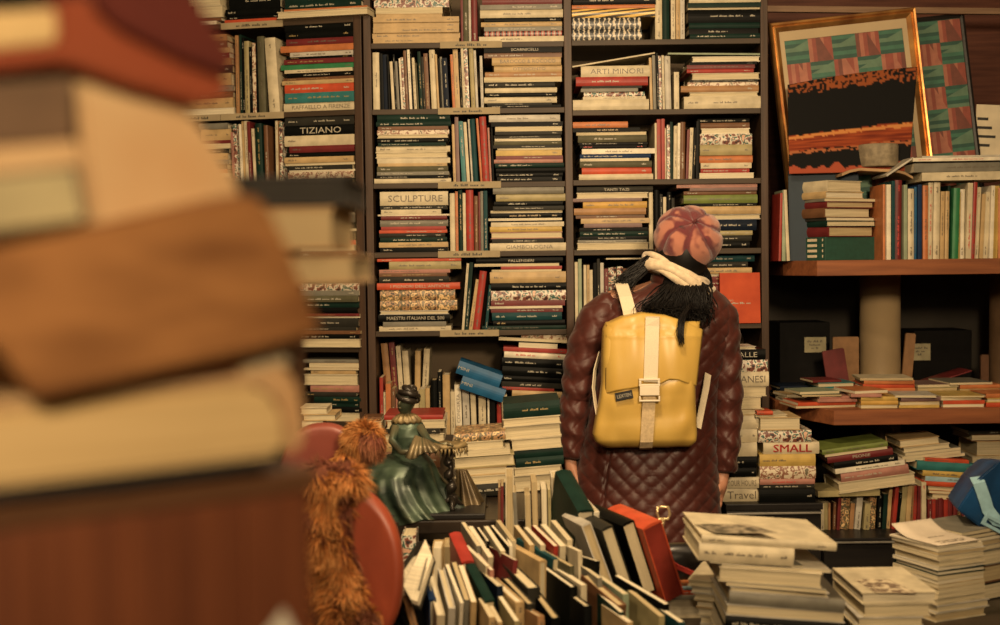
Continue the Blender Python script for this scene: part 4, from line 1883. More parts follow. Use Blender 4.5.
limp('booklet', 'tan limp booklet sagging under the grey drum on the wall shelf', 'booklet', [(842, 176), (850, 172.5), (860, 170.5), (880, 171.5), (895, 172), (905, 174.5), (913, 179)], .009, .16, mk('tan_limp_paper', (.38, .24, .12), .8, scale=20), 4.28)
bm = bmesh.new()
c = P(877.5, 168, 4.36)
rings = []
for z, r in ((0, .066), (.004, .0695), (.072, .070), (.078, .0665), (.078, .058), (.03, .056)):
    rings.append([Vector((r * math.cos(2 * PI * q / 40), r * math.sin(2 * PI * q / 40), z)) for q in range(40)])
loft(bm, rings)
tag(make('drum', bm, mk('speckled_grey_stone', (.27, .22, .14), .8, scale=45, var=.22), mw=Matrix.Translation((c.x, c.y, c.z + .002))), 'squat grey speckled drum standing on the limp tan booklet', 'drum')
# white card with black bars behind the books
bm = bmesh.new()
a = P(974, 155, 4.6)
box(bm, (0, 0, 0), (.22, .003, .185), 0)
for i, wd in enumerate((.04, .055, .07, .05)):
    box(bm, (.005, -.001, .128 - i * .032), (.005 + wd, .0005, .138 - i * .032), 1)
tag(make('card', bm, [M_PAPER, mk('bar_black', (.02, .018, .015), .6)], mw=Matrix.Translation(a) @ Matrix.Rotation(math.radians(3), 4, 'Y')), 'cream card with short black bars leaning right of the black-framed print', 'card')

# ---- generic pile of flat things seen from a corner


def pile(place, xc, ybot, Y, yaw, data, zbase=None, yc_off=0.0, group=None, cat=None, tilt=0.0):
    """rows top first: 'h_px code width_px depth_m side opt jitter_px yaw_jitter'
    side: s spine in front, l spine on the left end, f fore-edge in front"""
    rows = parse(data)
    n = len(rows)
    s = scl(Y)
    base = P(xc, ybot, Y)
    z = zbase if zbase is not None else base.z
    group = group or 'books in the ' + place
    out = []
    R0 = Matrix.Translation((base.x, Y, z)) @ Matrix.Rotation(-math.radians(tilt), 4, 'Y') @ Matrix.Translation((-base.x, -Y, -z))
    for i in range(n - 1, -1, -1):
        r = rows[i]
        t = float(r[0]) / s
        code, wd, dp = r[1], float(r[2]) / s / max(.6, math.cos(math.radians(yaw))), float(r[3])
        side = r[4] if len(r) > 4 else 's'
        opt = r[5] if len(r) > 5 and r[5] != '-' else ''
        jx = float(r[6]) / s if len(r) > 6 else 0
        jy = float(r[7]) if len(r) > 7 else RND.uniform(-2, 2)
        hard = t > .012
        base_m = R0 @ Matrix.Translation((base.x + jx, Y, z)) @ Matrix.Rotation(math.radians(yaw + jy), 4, 'Z')
        t2 = t - .0003
        kd = cat or (('hardback' if side == 's' else 'book') if hard else 'paperback')
        if side == 's':
            mw, l, w = base_m, wd, dp
        elif side == 'f':
            mw, l, w = base_m @ Matrix.Translation((wd, dp, 0)) @ Matrix.Rotation(PI, 4, 'Z'), wd, dp
        else:
            mw, l, w = base_m @ Matrix.Translation((0, dp, 0)) @ Matrix.Rotation(-PI / 2, 4, 'Z'), dp, wd
        if opt == '' and side == 's' and RND.random() < .6 and not cat:
            opt = 'd' if max(CC[code][1]) > .16 else 'm'
        o = book_mesh(kd, l, w, t2, code, opt, None, mw, hard=hard, child_pages=(side != 's'))
        pos = 'top' if i == 0 else ('bottom' if i == n - 1 else ORD[i] + ' from top')
        tag(o, describe(code, opt, kd) + ', ' + pos + ', ' + place, kd, group)
        out.append(o)
        z += t
    return out


pile('turned stack on the wall shelf', 825.5, 261.5, 4.26, 24, """
11 cr 42 .13 l - 2 4
7 tn 46 .15 l - 0 3
3 gy 60 .14 l - -1 -2
6.5 mr 55 .13 l - 1 1
9.5 br 54 .13 l - -1 2
3.2 ch 56 .14 l - 1
6 dg 55 .13 l - 1 -2
10 mr 52 .13 l - 3 1
""", zbase=ZS + .081)
# green slipcase
bm = bmesh.new()
box(bm, (0, 0, 0), (.222, .13, .08), 0, bev=.002)
for k in range(4):
    box(bm, (-.0012, .045, .010 + k * .0185), (.001, .095, .019 + k * .0185), 1)
    box(bm, (-.0012, .012, .010 + k * .0185), (.001, .016, .019 + k * .0185), 1)
b0 = P(825.5, 261, 4.26)
tag(make('slipcase', bm, [mk('green_cloth', (.012, .06, .04), .7, scale=60, var=.1), M_PAPER], mw=Matrix.Translation((b0.x, 4.262, ZS)) @ Matrix.Rotation(math.radians(24), 4, 'Z')),
    'dark green slipcase with four pale labels at the bottom of the turned stack', 'slipcase')

# ---- coloured booklets on the counter
CBK = dict(cat='booklet')
G = 'coloured booklets on the counter'
def cpile(place, xc, yb, Y, yaw, data, tilt=0):
    pile(place, xc, yb, Y, yaw, data, zbase=ZT, group=G, cat='booklet', tilt=tilt)


cpile('front left pile on the counter', 798, 409, 4.16, 6, """
3 sg 42 .13 f - 2 4
2.4 bk 40 .12 f - 4 -4
2.4 pk 38 .12 s - 22 2
3.2 pk 40 .12 s - 20 -2
3.4 ro 60 .15 s - 0 1
2.6 or 62 .16 f - -2""")
cpile('second front pile on the counter', 861, 409, 4.14, 0, """
3.4 or 36 .15 f - -6 12
3.0 pk 30 .13 s - -10 -6
4 yl 37 .14 s - 0 1
4 oc 37 .14 s - 0 -1
3.6 yl 37 .14 f - 0""")
cpile('third front pile on the counter', 901, 409, 4.14, 0, """
2.4 lt 40 .15 f - -6 -8
4.4 mv 40 .14 s - 0 1
3.6 oc 40 .14 f - -1
2.6 yl 40 .14 s - -2""")
cpile('fourth front pile on the counter', 943, 409, 4.14, 0, """
2 yl 42 .17 f - -2 -4
3 po 41 .16 f - -2 2
3.6 ro 42 .14 s - 0
3.4 or 41 .14 f - 0""")
cpile('front pile on the counter, at the frame edge', 986, 409, 4.14, 0, """
4.4 or 40 .14 s - 0
4.6 yl 40 .14 f - 1
4.4 ro 40 .14 s - 0""")
cpile('dark pile at the rear left of the counter', 776, 399, 4.46, 0, """
4 nv 34 .13 s - 4 4
4 bk 36 .13 s - 0 -4
5 db 36 .13 s - 2""")
cpile('brown pile at the rear left of the counter', 785, 402, 4.34, 4, """
2.4 br 30 .12 f - 18 6
3 tn 38 .13 f - 2 5
2.4 cr 34 .12 f - 0
3 br 36 .12 s - 1""")
cpile('teal pile on the counter', 819, 401, 4.38, 2, """
2.4 mr 30 .12 s - -6 6
5 tl 38 .13 f - -1 4
4.4 tl 37 .13 f - 1 -3
3 bk 38 .13 s - 0
3 lc 34 .12 f - 2
3 bk 36 .13 s - 0""")
cpile('orange pile on the counter in front of the column', 862, 400, 4.30, 0, """
2.2 cr 52 .16 f - -2 -6
4 or 50 .14 s - 2 -2
4 ro 52 .14 s - 1 1
4.4 or 50 .14 s - 3 -1
3 ro 52 .14 s - 0
3.4 or 52 .14 f - 1
4 sg 50 .14 s - -2""")
cpile('green pile on the counter', 918, 400, 4.30, 0, """
3.2 mv 42 .16 f - 0 4
3.4 lg 40 .14 f - 0 3
3.2 sg 38 .14 s - 1 -1
4 yl 40 .14 s - 0
4 po 40 .14 s - 0""")
cpile('rear right pile on the counter', 960, 400, 4.30, 0, """
2.4 gy 44 .18 f - -10 4
4 or 42 .14 s - 0
3.4 yl 40 .14 f - 0
3 dt 40 .14 s - 2 3
3.4 db 42 .14 s - 0
3.2 bk 42 .14 s - 0""")
# things standing in the dark behind
for nm, lab, x0, x1, y0, y1, Y, m_, rot in (
        ('folder', 'tan folder standing behind the booklets left of the column', 833, 859, 338, 398, 4.66, CC['lb'][1], 0),
        ('folder', 'maroon folder leaning on the tan folder left of the column', 829, 851, 352, 398, 4.58, CC['mr'][1], 9),
        ('folder', 'narrow tan folder standing right of the column', 901, 911, 334, 398, 4.66, CC['lb'][1], -5),
        ('folder', 'narrow brown folder at the right end behind the booklets', 981, 989, 356, 398, 4.7, CC['br'][1], 0)):
    a, b = P(x0, y1, Y), P(x1, y0, Y)
    bm = bmesh.new()
    box(bm, (0, 0, 0), (b.x - a.x, .012, b.z - ZT), bev=.001)
    box(bm, (.003, .001, .003), (b.x - a.x - .003, .011, b.z - ZT + .003))
    tag(make(nm, bm, mk('folder_card_%03d' % int(m_[0] * 1000), m_, .75), mw=Matrix.Translation((a.x, Y, ZT + .002)) @ Matrix.Rotation(-math.radians(rot), 4, 'Y')), lab, 'folder')
for i, (x0, x1, y0, lx0, lx1, ly0, ly1, lab) in enumerate(((780, 830, 322, 804.5, 826, 337, 352.5, 'black file box with paper label left of the column'), (914, 972, 330, 911.5, 930.5, 343.5, 360.5, 'black file box with paper label right of the column'))):
    Y = 4.80
    a, b = P(x0, 400, Y), P(x1, y0, Y)
    bm = bmesh.new()
    box(bm, (0, 0, 0), (b.x - a.x, .2, b.z - ZT), bev=.004)
    fb = tag(make('file_box', bm, mk('black_card', (.007, .0065, .006), .7, spec=.1), mw=Matrix.Translation((a.x, Y, ZT))), lab, 'file box')
    p, q = P(lx0, ly1, Y - .002), P(lx1, ly0, Y - .002)
    bm = bmesh.new()
    box(bm, (p.x, Y - .002, p.z), (q.x, Y + .001, q.z))
    for k in range(3):
        scribble(bm, lambda u, v: ((p.x + q.x) / 2 + u, Y - .0026, q.z - .016 - k * .013 + v), (q.x - p.x) * (.75 - .2 * k), .008, 1, RND)
    make('label', bm, [mk('dim_paper', (.4, .36, .22), .8), ink('d')], fb, mw=Matrix())
a = P(925, 397, 4.62)
loose_flat('long dark red folder lying aslant behind the green booklets', Frame(0, 4.5), 932, 972, 384, 371.5, 'mr', t=.005, w=.12, cat='folder')

# ================================================================= black cabinets and stacks below the counter
M_EDGE = mk('worn_metal_edge', (.35, .33, .28), .35, .6, scale=20)


def cabinet(lab, x0, x1, Yf, Yb, zt, lips):
    a, b = P(x0, 520, Yf).x, P(x1, 520, Yf).x
    c = empty('cabinet', lab, 'cabinet', ((a + b) / 2, Yf, 0))
    bm = bmesh.new()
    box(bm, (a, Yf + .01, .02), (b, Yb, zt - .022), bev=.003)
    make('body', bm, M_BLACKWOOD, c)
    bm = bmesh.new()
    box(bm, (a - .004, Yf, zt - .021), (b + .004, Yb, zt), bev=.003)
    make('top', bm, M_BLACKWOOD, c)
    for dz in lips:
        bm = bmesh.new()
        box(bm, (a, Yf - .004, zt - dz - .004), (b, Yf + .012, zt - dz + .002), bev=.001)
        make('metal_edge', bm, M_EDGE, c)
    return c


ZK1 = P(780, 502.5, 4.02).z
cabinet('black cabinet carrying the two stacks of upright-titled hardbacks by the coat', 727, 822, 4.0, 4.39, ZK1, (.03,))
ZK2 = P(880, 532.5, 4.06).z
cabinet('long low black cabinet with metal edges under the row of small books', 825, 1090, 3.98, 4.6, ZK2, (.012, .105))
K1 = Frame(0, 4.04)
stack(K1, 'tall stack beside the coat', 502, """
346 lt 723 756 p
349 bk 723 766 m:VALLE
359.6 bk 723 768 a:printed_mix
371.6 cr 723 769 d:PIRANESI
386 cr 723 768 p
396.4 cr 723 762 p
409 tn 723 765 p
415.6 cr 723 759 d
429 cr 723 758 d
442.4 cr 723 757 d
456.4 bk 723 757 m
467.4 bk 723 757 m
477.4 cr 723 759 d:YOUR_HOURS
488.4 cr 723 759 d:Travel""", zbot=ZK1, depth=(.2, .24), hard=True, group='books in the tall stack beside the coat')
stack(K1, 'SMALL stack, beside the tall stack', 502, """
410 ro 757 773 -
413.6 cr 756 788 p
416.4 tn 760 801 p
429.6 bk 759 812 a:printed_mix
441.8 cr 764 820 r:SMALL
453.8 yl 760 816 d
465.8 cr 760 816 a:printed_garland
478.6 pk 760 815 r
484 ch 761 815 m
488.6 bk 759 815 m""", zbot=ZK1, dy=-.02, depth=(.2, .24), hard=True, group='books in the SMALL stack')
K2 = Frame(0, 4.10)
uprights(K2, 'low row under the counter', 532, """
805 808 506 tn; 808.3 811 505.6 lb; 811.3 814.6 505 po; 814.9 819.8 504.6 cr; 820.8 824.8 505 cr - 0; 825 829 505 po; 829.3 831.4 505 lb
834 836.6 505 br - 1; 837 840 499 mr - 2; 841 850 498.6 tn a:printed_figures 2; 850.4 854.6 506 lb - 2; 855 861 498 lt - 3; 863.6 869.4 505.4 po - 2; 869.8 876.6 498 tn a:printed_figures 2
878.4 883 496 bk - 1; 883.4 887.6 497 dg - 2; 888 891.6 490 tn - 3; 892 895.8 489 rd - 4; 896.4 899 495 bk m 4; 899.4 905 487 po - 4; 905.4 909.8 487 tn - 3; 910.2 914.2 489 lb - 2
914.6 918 489 rd - 1; 918.4 921.8 489 mr - 1; 922.2 926.8 485 cr r 0; 928 932 502 mr - 0; 932.4 936 502 rd; 936.4 940 503 mr; 940.4 944.6 502 mr; 945 949 503 rd; 949.4 953.6 502 mr; 954 958 503 mr; 958.4 963 502 br; 963.4 968 503 mr; 968.4 974 503 br""", zbot=ZK2, dy=.0, depth=(.1, .13))
loose_flat('thin pale paperback lying on the low row, under the PEONIE stack', K2, 818, 880, 497.2, 495.6, 'po', dy=-.02, t=.02, w=.15, cat='paperback')
stack(K2, 'PEONIE stack under the counter', 489.0, """
443 lg 828 894 d
448 cr 830 893 p
450.4 mr 832 898 m:PEONIE
457 bk 838 902 m
463.6 wh 838 908 d
468.4 pk 843 911 m
477.6 cr 839 917 p""", dy=-.03, tilt=7.2, depth=(.17, .2), group='books in the PEONIE stack')
K3 = Frame(0, 4.2)
stack(K3, 'pale stack above the teal book, under the counter', 459.5, """
436.6 tn 902 942 p
444.6 cr 905 952 p
450 gy 906 962 p
453.4 cr 903 962 p
456.6 lt 906 966 p""", dy=-.06, tilt=5.5, depth=(.15, .18), refx=935)
stack(K3, 'colourful stack under the counter', 502, """
459 ro 923 967
462.4 tl 915 973 g
471.4 yl 921 975 d
477 lc 924 977 d
482 ro 921 971 d
486.8 cr 928 972 p
491 or 929 972 p
494 cr 932 974 p""", dy=-.08, tilt=-4, depth=(.15, .18), refx=945)
stack(K3, 'brown stack at the frame edge under the counter', 502, """
430 ch 969 1020 m
434 br 972 1022 p
441 tn 978 1024 p
456 cr 972 1022 p
468 br 975 1022
480 tn 972 1022 p
491 lb 972 1022""", dy=.05, depth=(.15, .18), refx=1000)

# ================================================================= table in the middle with its stacks
M_TABLE = wood('dark_table_top', (.035, .024, .016), (.016, .012, .009), .32, 'x', 3)
ZM = .742
a, b = -.68, P(566, 520, 3.24).x
tb = empty('table', 'dark wooden table under the bronze figure and cream stacks', 'table', ((a + b) / 2, 3.6, 0))
bm = bmesh.new()
box(bm, (a, 3.20, ZM - .035), (b, 4.34, ZM), bev=.004)
make('tabletop', bm, M_TABLE, tb)
for x in (a + .05, b - .05):
    for y in (3.26, 4.28):
        bm = bmesh.new()
        box(bm, (x - .025, y - .025, 0), (x + .025, y + .025, ZM - .036), bev=.003)
        make('leg', bm, M_TABLE, tb)
Z2 = ZM
stack(Frame(0, 3.50), 'left cream stack on the dark table', 497, """
432.6 tn 457 509 a:printed_figures
441 cr 455 507 p
449.6 cr 457 512 p
456 po 455 516 p
467.6 tn 458 508 p
476 cr 455 509 p
484.6 ch 457 512 m""", zbot=ZM, tilt=3.2, depth=(.2, .22), refx=457)
stack(Frame(0, 3.58), 'right stack on the dark table, beside the coat', 492, """
402.6 dg 509 566
417.6 cr 508 566 p
426 cr 507 565 p
438.6 cr 515 566 p
450.4 dg 517 566
458.6 dg 518 566
467.6 cr 515 563 p
476.4 cr 514 565 p""", zbot=ZM, tilt=4.0, depth=(.2, .22), refx=512)
stack(main, 'right stack, lower shelf, ' + MB, 443, """
338.6 cr 516 566 a:printed_garland
349.4 cr 494 566 p
352.6 bk 512 552
354 wh 514 553 p
359 rd 499 565 d
363.4 wh 500 563 r
369.6 bk 498 562 m
378 bk 499 562 m
387 bk 498 562 m
393.6 ch 499 560 m
399 rd 500 552
402 tn 510 560 ; 408 ch 512 562; 415 br 512 562; 424 ch 511 561; 433 br 512 562""", zbot=ZCB, dy=-.06 + .07, tilt=-3.2, depth=(.2, .24), refx=562)
stack(Frame(0, 4.05), 'red-topped stack behind the bronze figure', 478, """
425.4 rd 384 443 
430 cr 386 445 p
438.6 ch 384 440
444 cr 384 444 p
452 tn 386 442
462 br 384 440""", zbot=ZM, depth=(.2, .22))
stack(Frame(0, 4.05), 'dark-covered stack by the left bookcase foot', 478, """
427 br 362 381
431 cr 361 382 p
440 ch 360 381
450 cr 360 382 p
464 br 361 381""", zbot=ZM, depth=(.14, .16))
# ================================================================= bronze figure on the dark table
YG = 3.36
m, nt, b_ = nodes('green_bronze_patina')
L = nt.links.new
tc = nt.nodes.new('ShaderNodeTexCoord')
nz = nt.nodes.new('ShaderNodeTexNoise')
nz.inputs['Scale'].default_value = 16
nz.inputs['Detail'].default_value = 6
geo = nt.nodes.new('ShaderNodeNewGeometry')
mr_ = nt.nodes.new('ShaderNodeMapRange')
mr_.inputs['From Min'].default_value = .525
mr_.inputs['From Max'].default_value = .64
add = nt.nodes.new('ShaderNodeMath')
add.operation = 'MULTIPLY'
c1 = nt.nodes.new('ShaderNodeValToRGB')
c1.color_ramp.elements[0].color = (.012, .022, .016, 1)
c1.color_ramp.elements[1].color = (.055, .085, .055, 1)
c1.color_ramp.elements[0].position = .35
c1.color_ramp.elements[1].position = .62
mx = nt.nodes.new('ShaderNodeMix')
mx.data_type = 'RGBA'
mx.inputs[7].default_value = (.32, .22, .11, 1)
L(tc.outputs['Object'], nz.inputs['Vector'])
L(nz.outputs['Fac'], c1.inputs['Fac'])
L(geo.outputs['Pointiness'], mr_.inputs['Value'])
L(mr_.outputs['Result'], add.inputs[0])
L(nz.outputs['Fac'], add.inputs[1])
L(add.outputs[0], mx.inputs[0])
L(c1.outputs['Color'], mx.inputs[6])
L(mx.outputs[2], b_.inputs['Base Color'])
b_.inputs['Metallic'].default_value = .35
b_.inputs['Roughness'].default_value = .38
M_BRONZE = m
M_BRDARK = mk('dark_bronze', (.03, .024, .018), .35, .4, scale=30, var=.2, bump=.3)

fig = empty('statuette', 'green-bronze seated woman in wide gown and turban beside a small draped stand', 'statuette', P(415, 512, YG))
bm = bmesh.new()
GOWN = [(413, 402.5, 410, .011, 0), (417, 400, 413, .016, 0), (421, 393, 421, .024, 0), (427, 389.5, 425, .034, 0), (436, 390, 425.5, .038, 0), (446, 392, 425, .036, 0), (453, 392, 426, .04, 0),
        (457, 378, 430, .055, -.01), (462, 363, 434, .07, -.02), (472, 356, 438, .085, -.03), (484, 357, 445, .095, -.04), (496, 363, 454, .105, -.045), (506, 373, 464, .115, -.05), (511, 380, 469, .118, -.05)]
rings = []
for i in range(130):
    y = 413 + 98 * i / 129
    xl, xr, dp, oy = interp(GOWN, y)
    a, b = P(xl, y, YG), P(xr, y, YG)
    c, hw = (a + b) / 2, (b.x - a.x) / 2
    k = max(0, min(1, (y - 456) / 40))
    ring = []
    for j in range(140):
        t = 2 * PI * j / 140
        f = 1 + k * (.075 * math.sin(9 * t + 2.4 * math.sin(2 * t) + y * .02) + .05 * math.sin(17 * t + y * .06)) + .02 * math.sin(5 * t + y * .3) * (1 - k)
        ring.append(Vector((c.x + hw * f * math.cos(t), YG + oy + dp * f * math.sin(t), c.z + k * .010 * math.sin(4 * t + 1))))
    rings.append(ring)
loft(bm, rings)
# head turned down to the right, neck, turban rolls
hc = P(406.5, 402, YG - .005)
Rh = Matrix.Rotation(.35, 3, 'Y') @ Matrix.Rotation(-.6, 3, 'Z')
ellipsoid(bm, hc, (.022, .026, .034), Rh)
ellipsoid(bm, hc + Rh @ Vector((0, -.026, -.006)), (.004, .007, .008), Rh, 10, 8)
ellipsoid(bm, hc + Rh @ Vector((0, -.022, -.018)), (.007, .004, .003), Rh, 10, 8)
for s_ in (-1, 1):
    ellipsoid(bm, hc + Rh @ Vector((s_ * .009, -.022, .004)), (.005, .004, .003), Rh, 10, 8)
tube(bm, [P(406, 418, YG), P(407, 410, YG), P(407, 404, YG)], [.014, .012, .013], 12)
tube(bm, [P(396, 427, YG - .02), P(392, 441, YG - .045), P(402, 452, YG - .08), P(418, 453, YG - .10)], [.012, .011, .009, .008], 12)
tube(bm, [P(420, 427, YG - .02), P(428, 440, YG - .05), P(440, 446, YG - .085), P(448, 444, YG - .10)], [.012, .010, .008, .006], 12)
for q in range(5):      # fingers resting on the stand
    tube(bm, [P(447, 444 + q * .5, YG - .12 + .009 * q), P(451, 444.5, YG - .122 + .010 * q), P(453.5, 446, YG - .122 + .010 * q)], [.0042, .0036, .003], 8)
# knee under the gown
make('figure', bm, M_BRONZE, fig, smooth=True)
bm = bmesh.new()
for k, (dz, r, rr) in enumerate(((.012, .026, .008), (.022, .024, .008), (.031, .018, .008), (.037, .009, .008))):
    pts = [hc + Rh @ Vector((r * math.cos(t), r * 1.05 * math.sin(t), dz + .005 * math.sin(t + k * 2))) for t in [2 * PI * q / 24 for q in range(25)]]
    tube(bm, pts, rr, 10)
ellipsoid(bm, hc + Rh @ Vector((0, .004, .022)), (.024, .026, .02), Rh)
make('turban', bm, M_BRDARK, fig, smooth=True)
bm = bmesh.new()         # collar frill
rings = []
for k, (r, dz) in enumerate(((.016, .012), (.026, .006), (.036, -.004), (.038, -.012), (.03, -.010))):
    c = P(406.5, 418, YG)
    rings.append([c + Vector((r * 1.1 * math.cos(t), r * .8 * math.sin(t), dz + .002 * math.sin(14 * t))) for t in [2 * PI * q / 84 for q in range(84)]])
loft(bm, rings)
make('collar', bm, mk('worn_gold_patina', (.3, .22, .1), .5, .3, scale=40, var=.3), fig, smooth=True)
# folded cloth fanning out over the lap
bm = bmesh.new()
apex = [P(419, 436.5, YG - .10), P(452, 443.5, YG - .13)]
row0, row1 = [], []
NF = 44
for j in range(NF + 1):
    u = j / NF
    z_ = .009 * abs(math.sin(u * PI * 6))
    row0.append(P(416 + 12 * u, 436 + 5 * u, YG - .105 - z_ * .4))
    row1.append(P(406 + 34 * u, 458 - 10 * u * u + 2 * math.sin(u * 9), YG - .14 - z_ * 1.6))
ra, rb = [bm.verts.new(p) for p in row0], [bm.verts.new(p) for p in row1]
for j in range(NF):
    bm.faces.new((ra[j], ra[j + 1], rb[j + 1], rb[j])).smooth = True
bmesh.ops.recalc_face_normals(bm, faces=bm.faces[:])
bmesh.ops.solidify(bm, geom=bm.faces[:], thickness=.004)
make('cloth', bm, M_BRONZE, fig, smooth=True)
bm = bmesh.new()         # small stand: fringed top, twisted leg, three feet
tc_ = P(448, 447, YG - .08)
rings = []
for z, r in ((.010, .030), (.012, .046), (.006, .052), (0, .050), (-.003, .03)):
    rings.append([tc_ + Vector((r * math.cos(t) * 1.0, r * .8 * math.sin(t), z + .0015 * math.sin(8 * t))) for t in [2 * PI * q / 48 for q in range(48)]])
loft(bm, rings)
for q in range(30):
    t = 2 * PI * q / 30
    p = tc_ + Vector((.050 * math.cos(t), .041 * math.sin(t), 0))
    tube(bm, [p, p + Vector((.002 * math.sin(q * 3), 0, -.008)), p + Vector((.003 * math.cos(q * 5), 0, -.014 - .004 * (q % 3)))], [.003, .0026, .001], 6)
make('stand_top', bm, mk('worn_gold_patina', (.3, .22, .1)), fig, smooth=True)
bm = bmesh.new()
ft = P(452, 508, YG - .08)
pts, rd = [], []
for i in range(40):
    u = i / 39
    pts.append(Vector((tc_.x + (ft.x - tc_.x) * u + .004 * math.sin(u * 22), YG - .08 + .004 * math.cos(u * 22), tc_.z + (ZM + .024 - tc_.z) * u)))
    rd.append(.009 + .0035 * math.sin(u * 30) + .004 * u)
tube(bm, pts, rd, 10)
for q in range(3):
    t = 2 * PI * q / 3 + .6
    p = pts[-1]
    tube(bm, [p + Vector((0, 0, .02)), p + Vector((.02 * math.cos(t), .02 * math.sin(t), .008)), p + Vector((.034 * math.cos(t), .034 * math.sin(t), -.008))], [.009, .006, .007], 8)
make('stand_leg', bm, M_BRDARK, fig, smooth=True)
bm = bmesh.new()         # gown train behind the stand
rings = []
for i in range(30):
    u = i / 29
    c = P(462 + 8 * u, 470 + 38 * u, YG + .0)
    r = .012 + .03 * u
    rings.append([c + Vector((r * (1 + .2 * math.sin(6 * t)) * math.cos(t), r * 1.2 * (1 + .2 * math.sin(6 * t)) * math.sin(t), 0)) for t in [2 * PI * q / 40 for q in range(40)]])
loft(bm, rings)
make('train', bm, mk('brown_bronze', (.14, .10, .05), .4, .4, scale=20, var=.25), fig, smooth=True)
bm = bmesh.new()
a, b = P(370, 512, YG), P(486, 512, YG)
box(bm, (a.x, YG - .155, ZM), (b.x, YG + .13, ZM + .016), bev=.004)
make('base', bm, M_BLACKWOOD, fig)

# ================================================================= two red chairs with orange fur
M_RED = mk('red_leather', (.30, .06, .026), .42, scale=7, col2=(.21, .04, .018), spec=.5, bump=.1)
M_REDB = mk('brown_red_leather', (.2, .045, .028), .45, scale=7, var=.1, bump=.1)


def chair(label, cx, cy, Y, rx, rz, m_, yaw=0.0):
    c = P(cx, cy, Y)
    t = empty('chair', label, 'chair', (c.x, Y, 0))
    R = Matrix.Translation((c.x, Y, 0)) @ Matrix.Rotation(yaw, 4, 'Z')
    bm = bmesh.new()
    rings = []
    NK = 26
    for i in range(NK):
        k = i / (NK - 1)
        th = -PI / 2 + PI * k
        y = .030 * math.sin(th)
        s = .86 + .14 * math.cos(th) ** .7 if 0 < i < NK - 1 else .80
        ring = []
        for j in range(64):
            a = 2 * PI * j / 64
            X, Z = rx * s * math.copysign(abs(math.cos(a)) ** .85, math.cos(a)), rz * s * math.copysign(abs(math.sin(a)) ** .85, math.sin(a))
            ring.append(Vector((X, y + .25 * X * X / rx * .8, c.z + Z)))
        rings.append(ring)
    loft(bm, rings)
    make('backrest', bm, m_, t, mw=R, smooth=True)
    bm = bmesh.new()
    rings = []
    for z, r in ((.40, .9), (.41, .98), (.44, 1.0), (.47, .98), (.485, .9), (.49, .6)):
        rings.append([Vector((rx * 1.15 * r * math.cos(a), .26 + .2 * r * math.sin(a), z)) for a in [2 * PI * q / 40 for q in range(40)]])
    loft(bm, rings)
    make('seat', bm, m_, t, mw=R, smooth=True)
    for sx in (-1, 1):
        for sy in (0, 1):
            bm = bmesh.new()
            p0 = Vector((sx * rx * .75, .13 + .25 * sy, .405))
            tube(bm, [p0, p0 + Vector((sx * .02, (.03 if sy else -.03), -.405))], [.014, .010], 12)
            make('leg', bm, M_BLACKWOOD, t, mw=R)
        bm = bmesh.new()
        tube(bm, [Vector((sx * rx * .6, .09, .42)), Vector((sx * rx * .65, .02, .55)), Vector((sx * rx * .6, .04, c.z - rz * .5))], .012, 10)
        make('back_post', bm, M_BLACKWOOD, t, mw=R)
    return t


chair('red leather chair with rounded back beside the messy book pile', 312, 568, 2.45, .185, .185, M_RED, PI)
chair('brownish red chair standing behind the bright red one, near the left bookcase', 324, 484, 3.02, .105, .15, M_REDB, PI)

m, nt, b_ = nodes('orange_fur')
at = nt.nodes.new('ShaderNodeAttribute')
at.attribute_name = 'tint'
nt.links.new(at.outputs['Color'], b_.inputs['Base Color'])
b_.inputs['Roughness'].default_value = .75
b_.inputs['Specular IOR Level'].default_value = .2
M_FUR = m


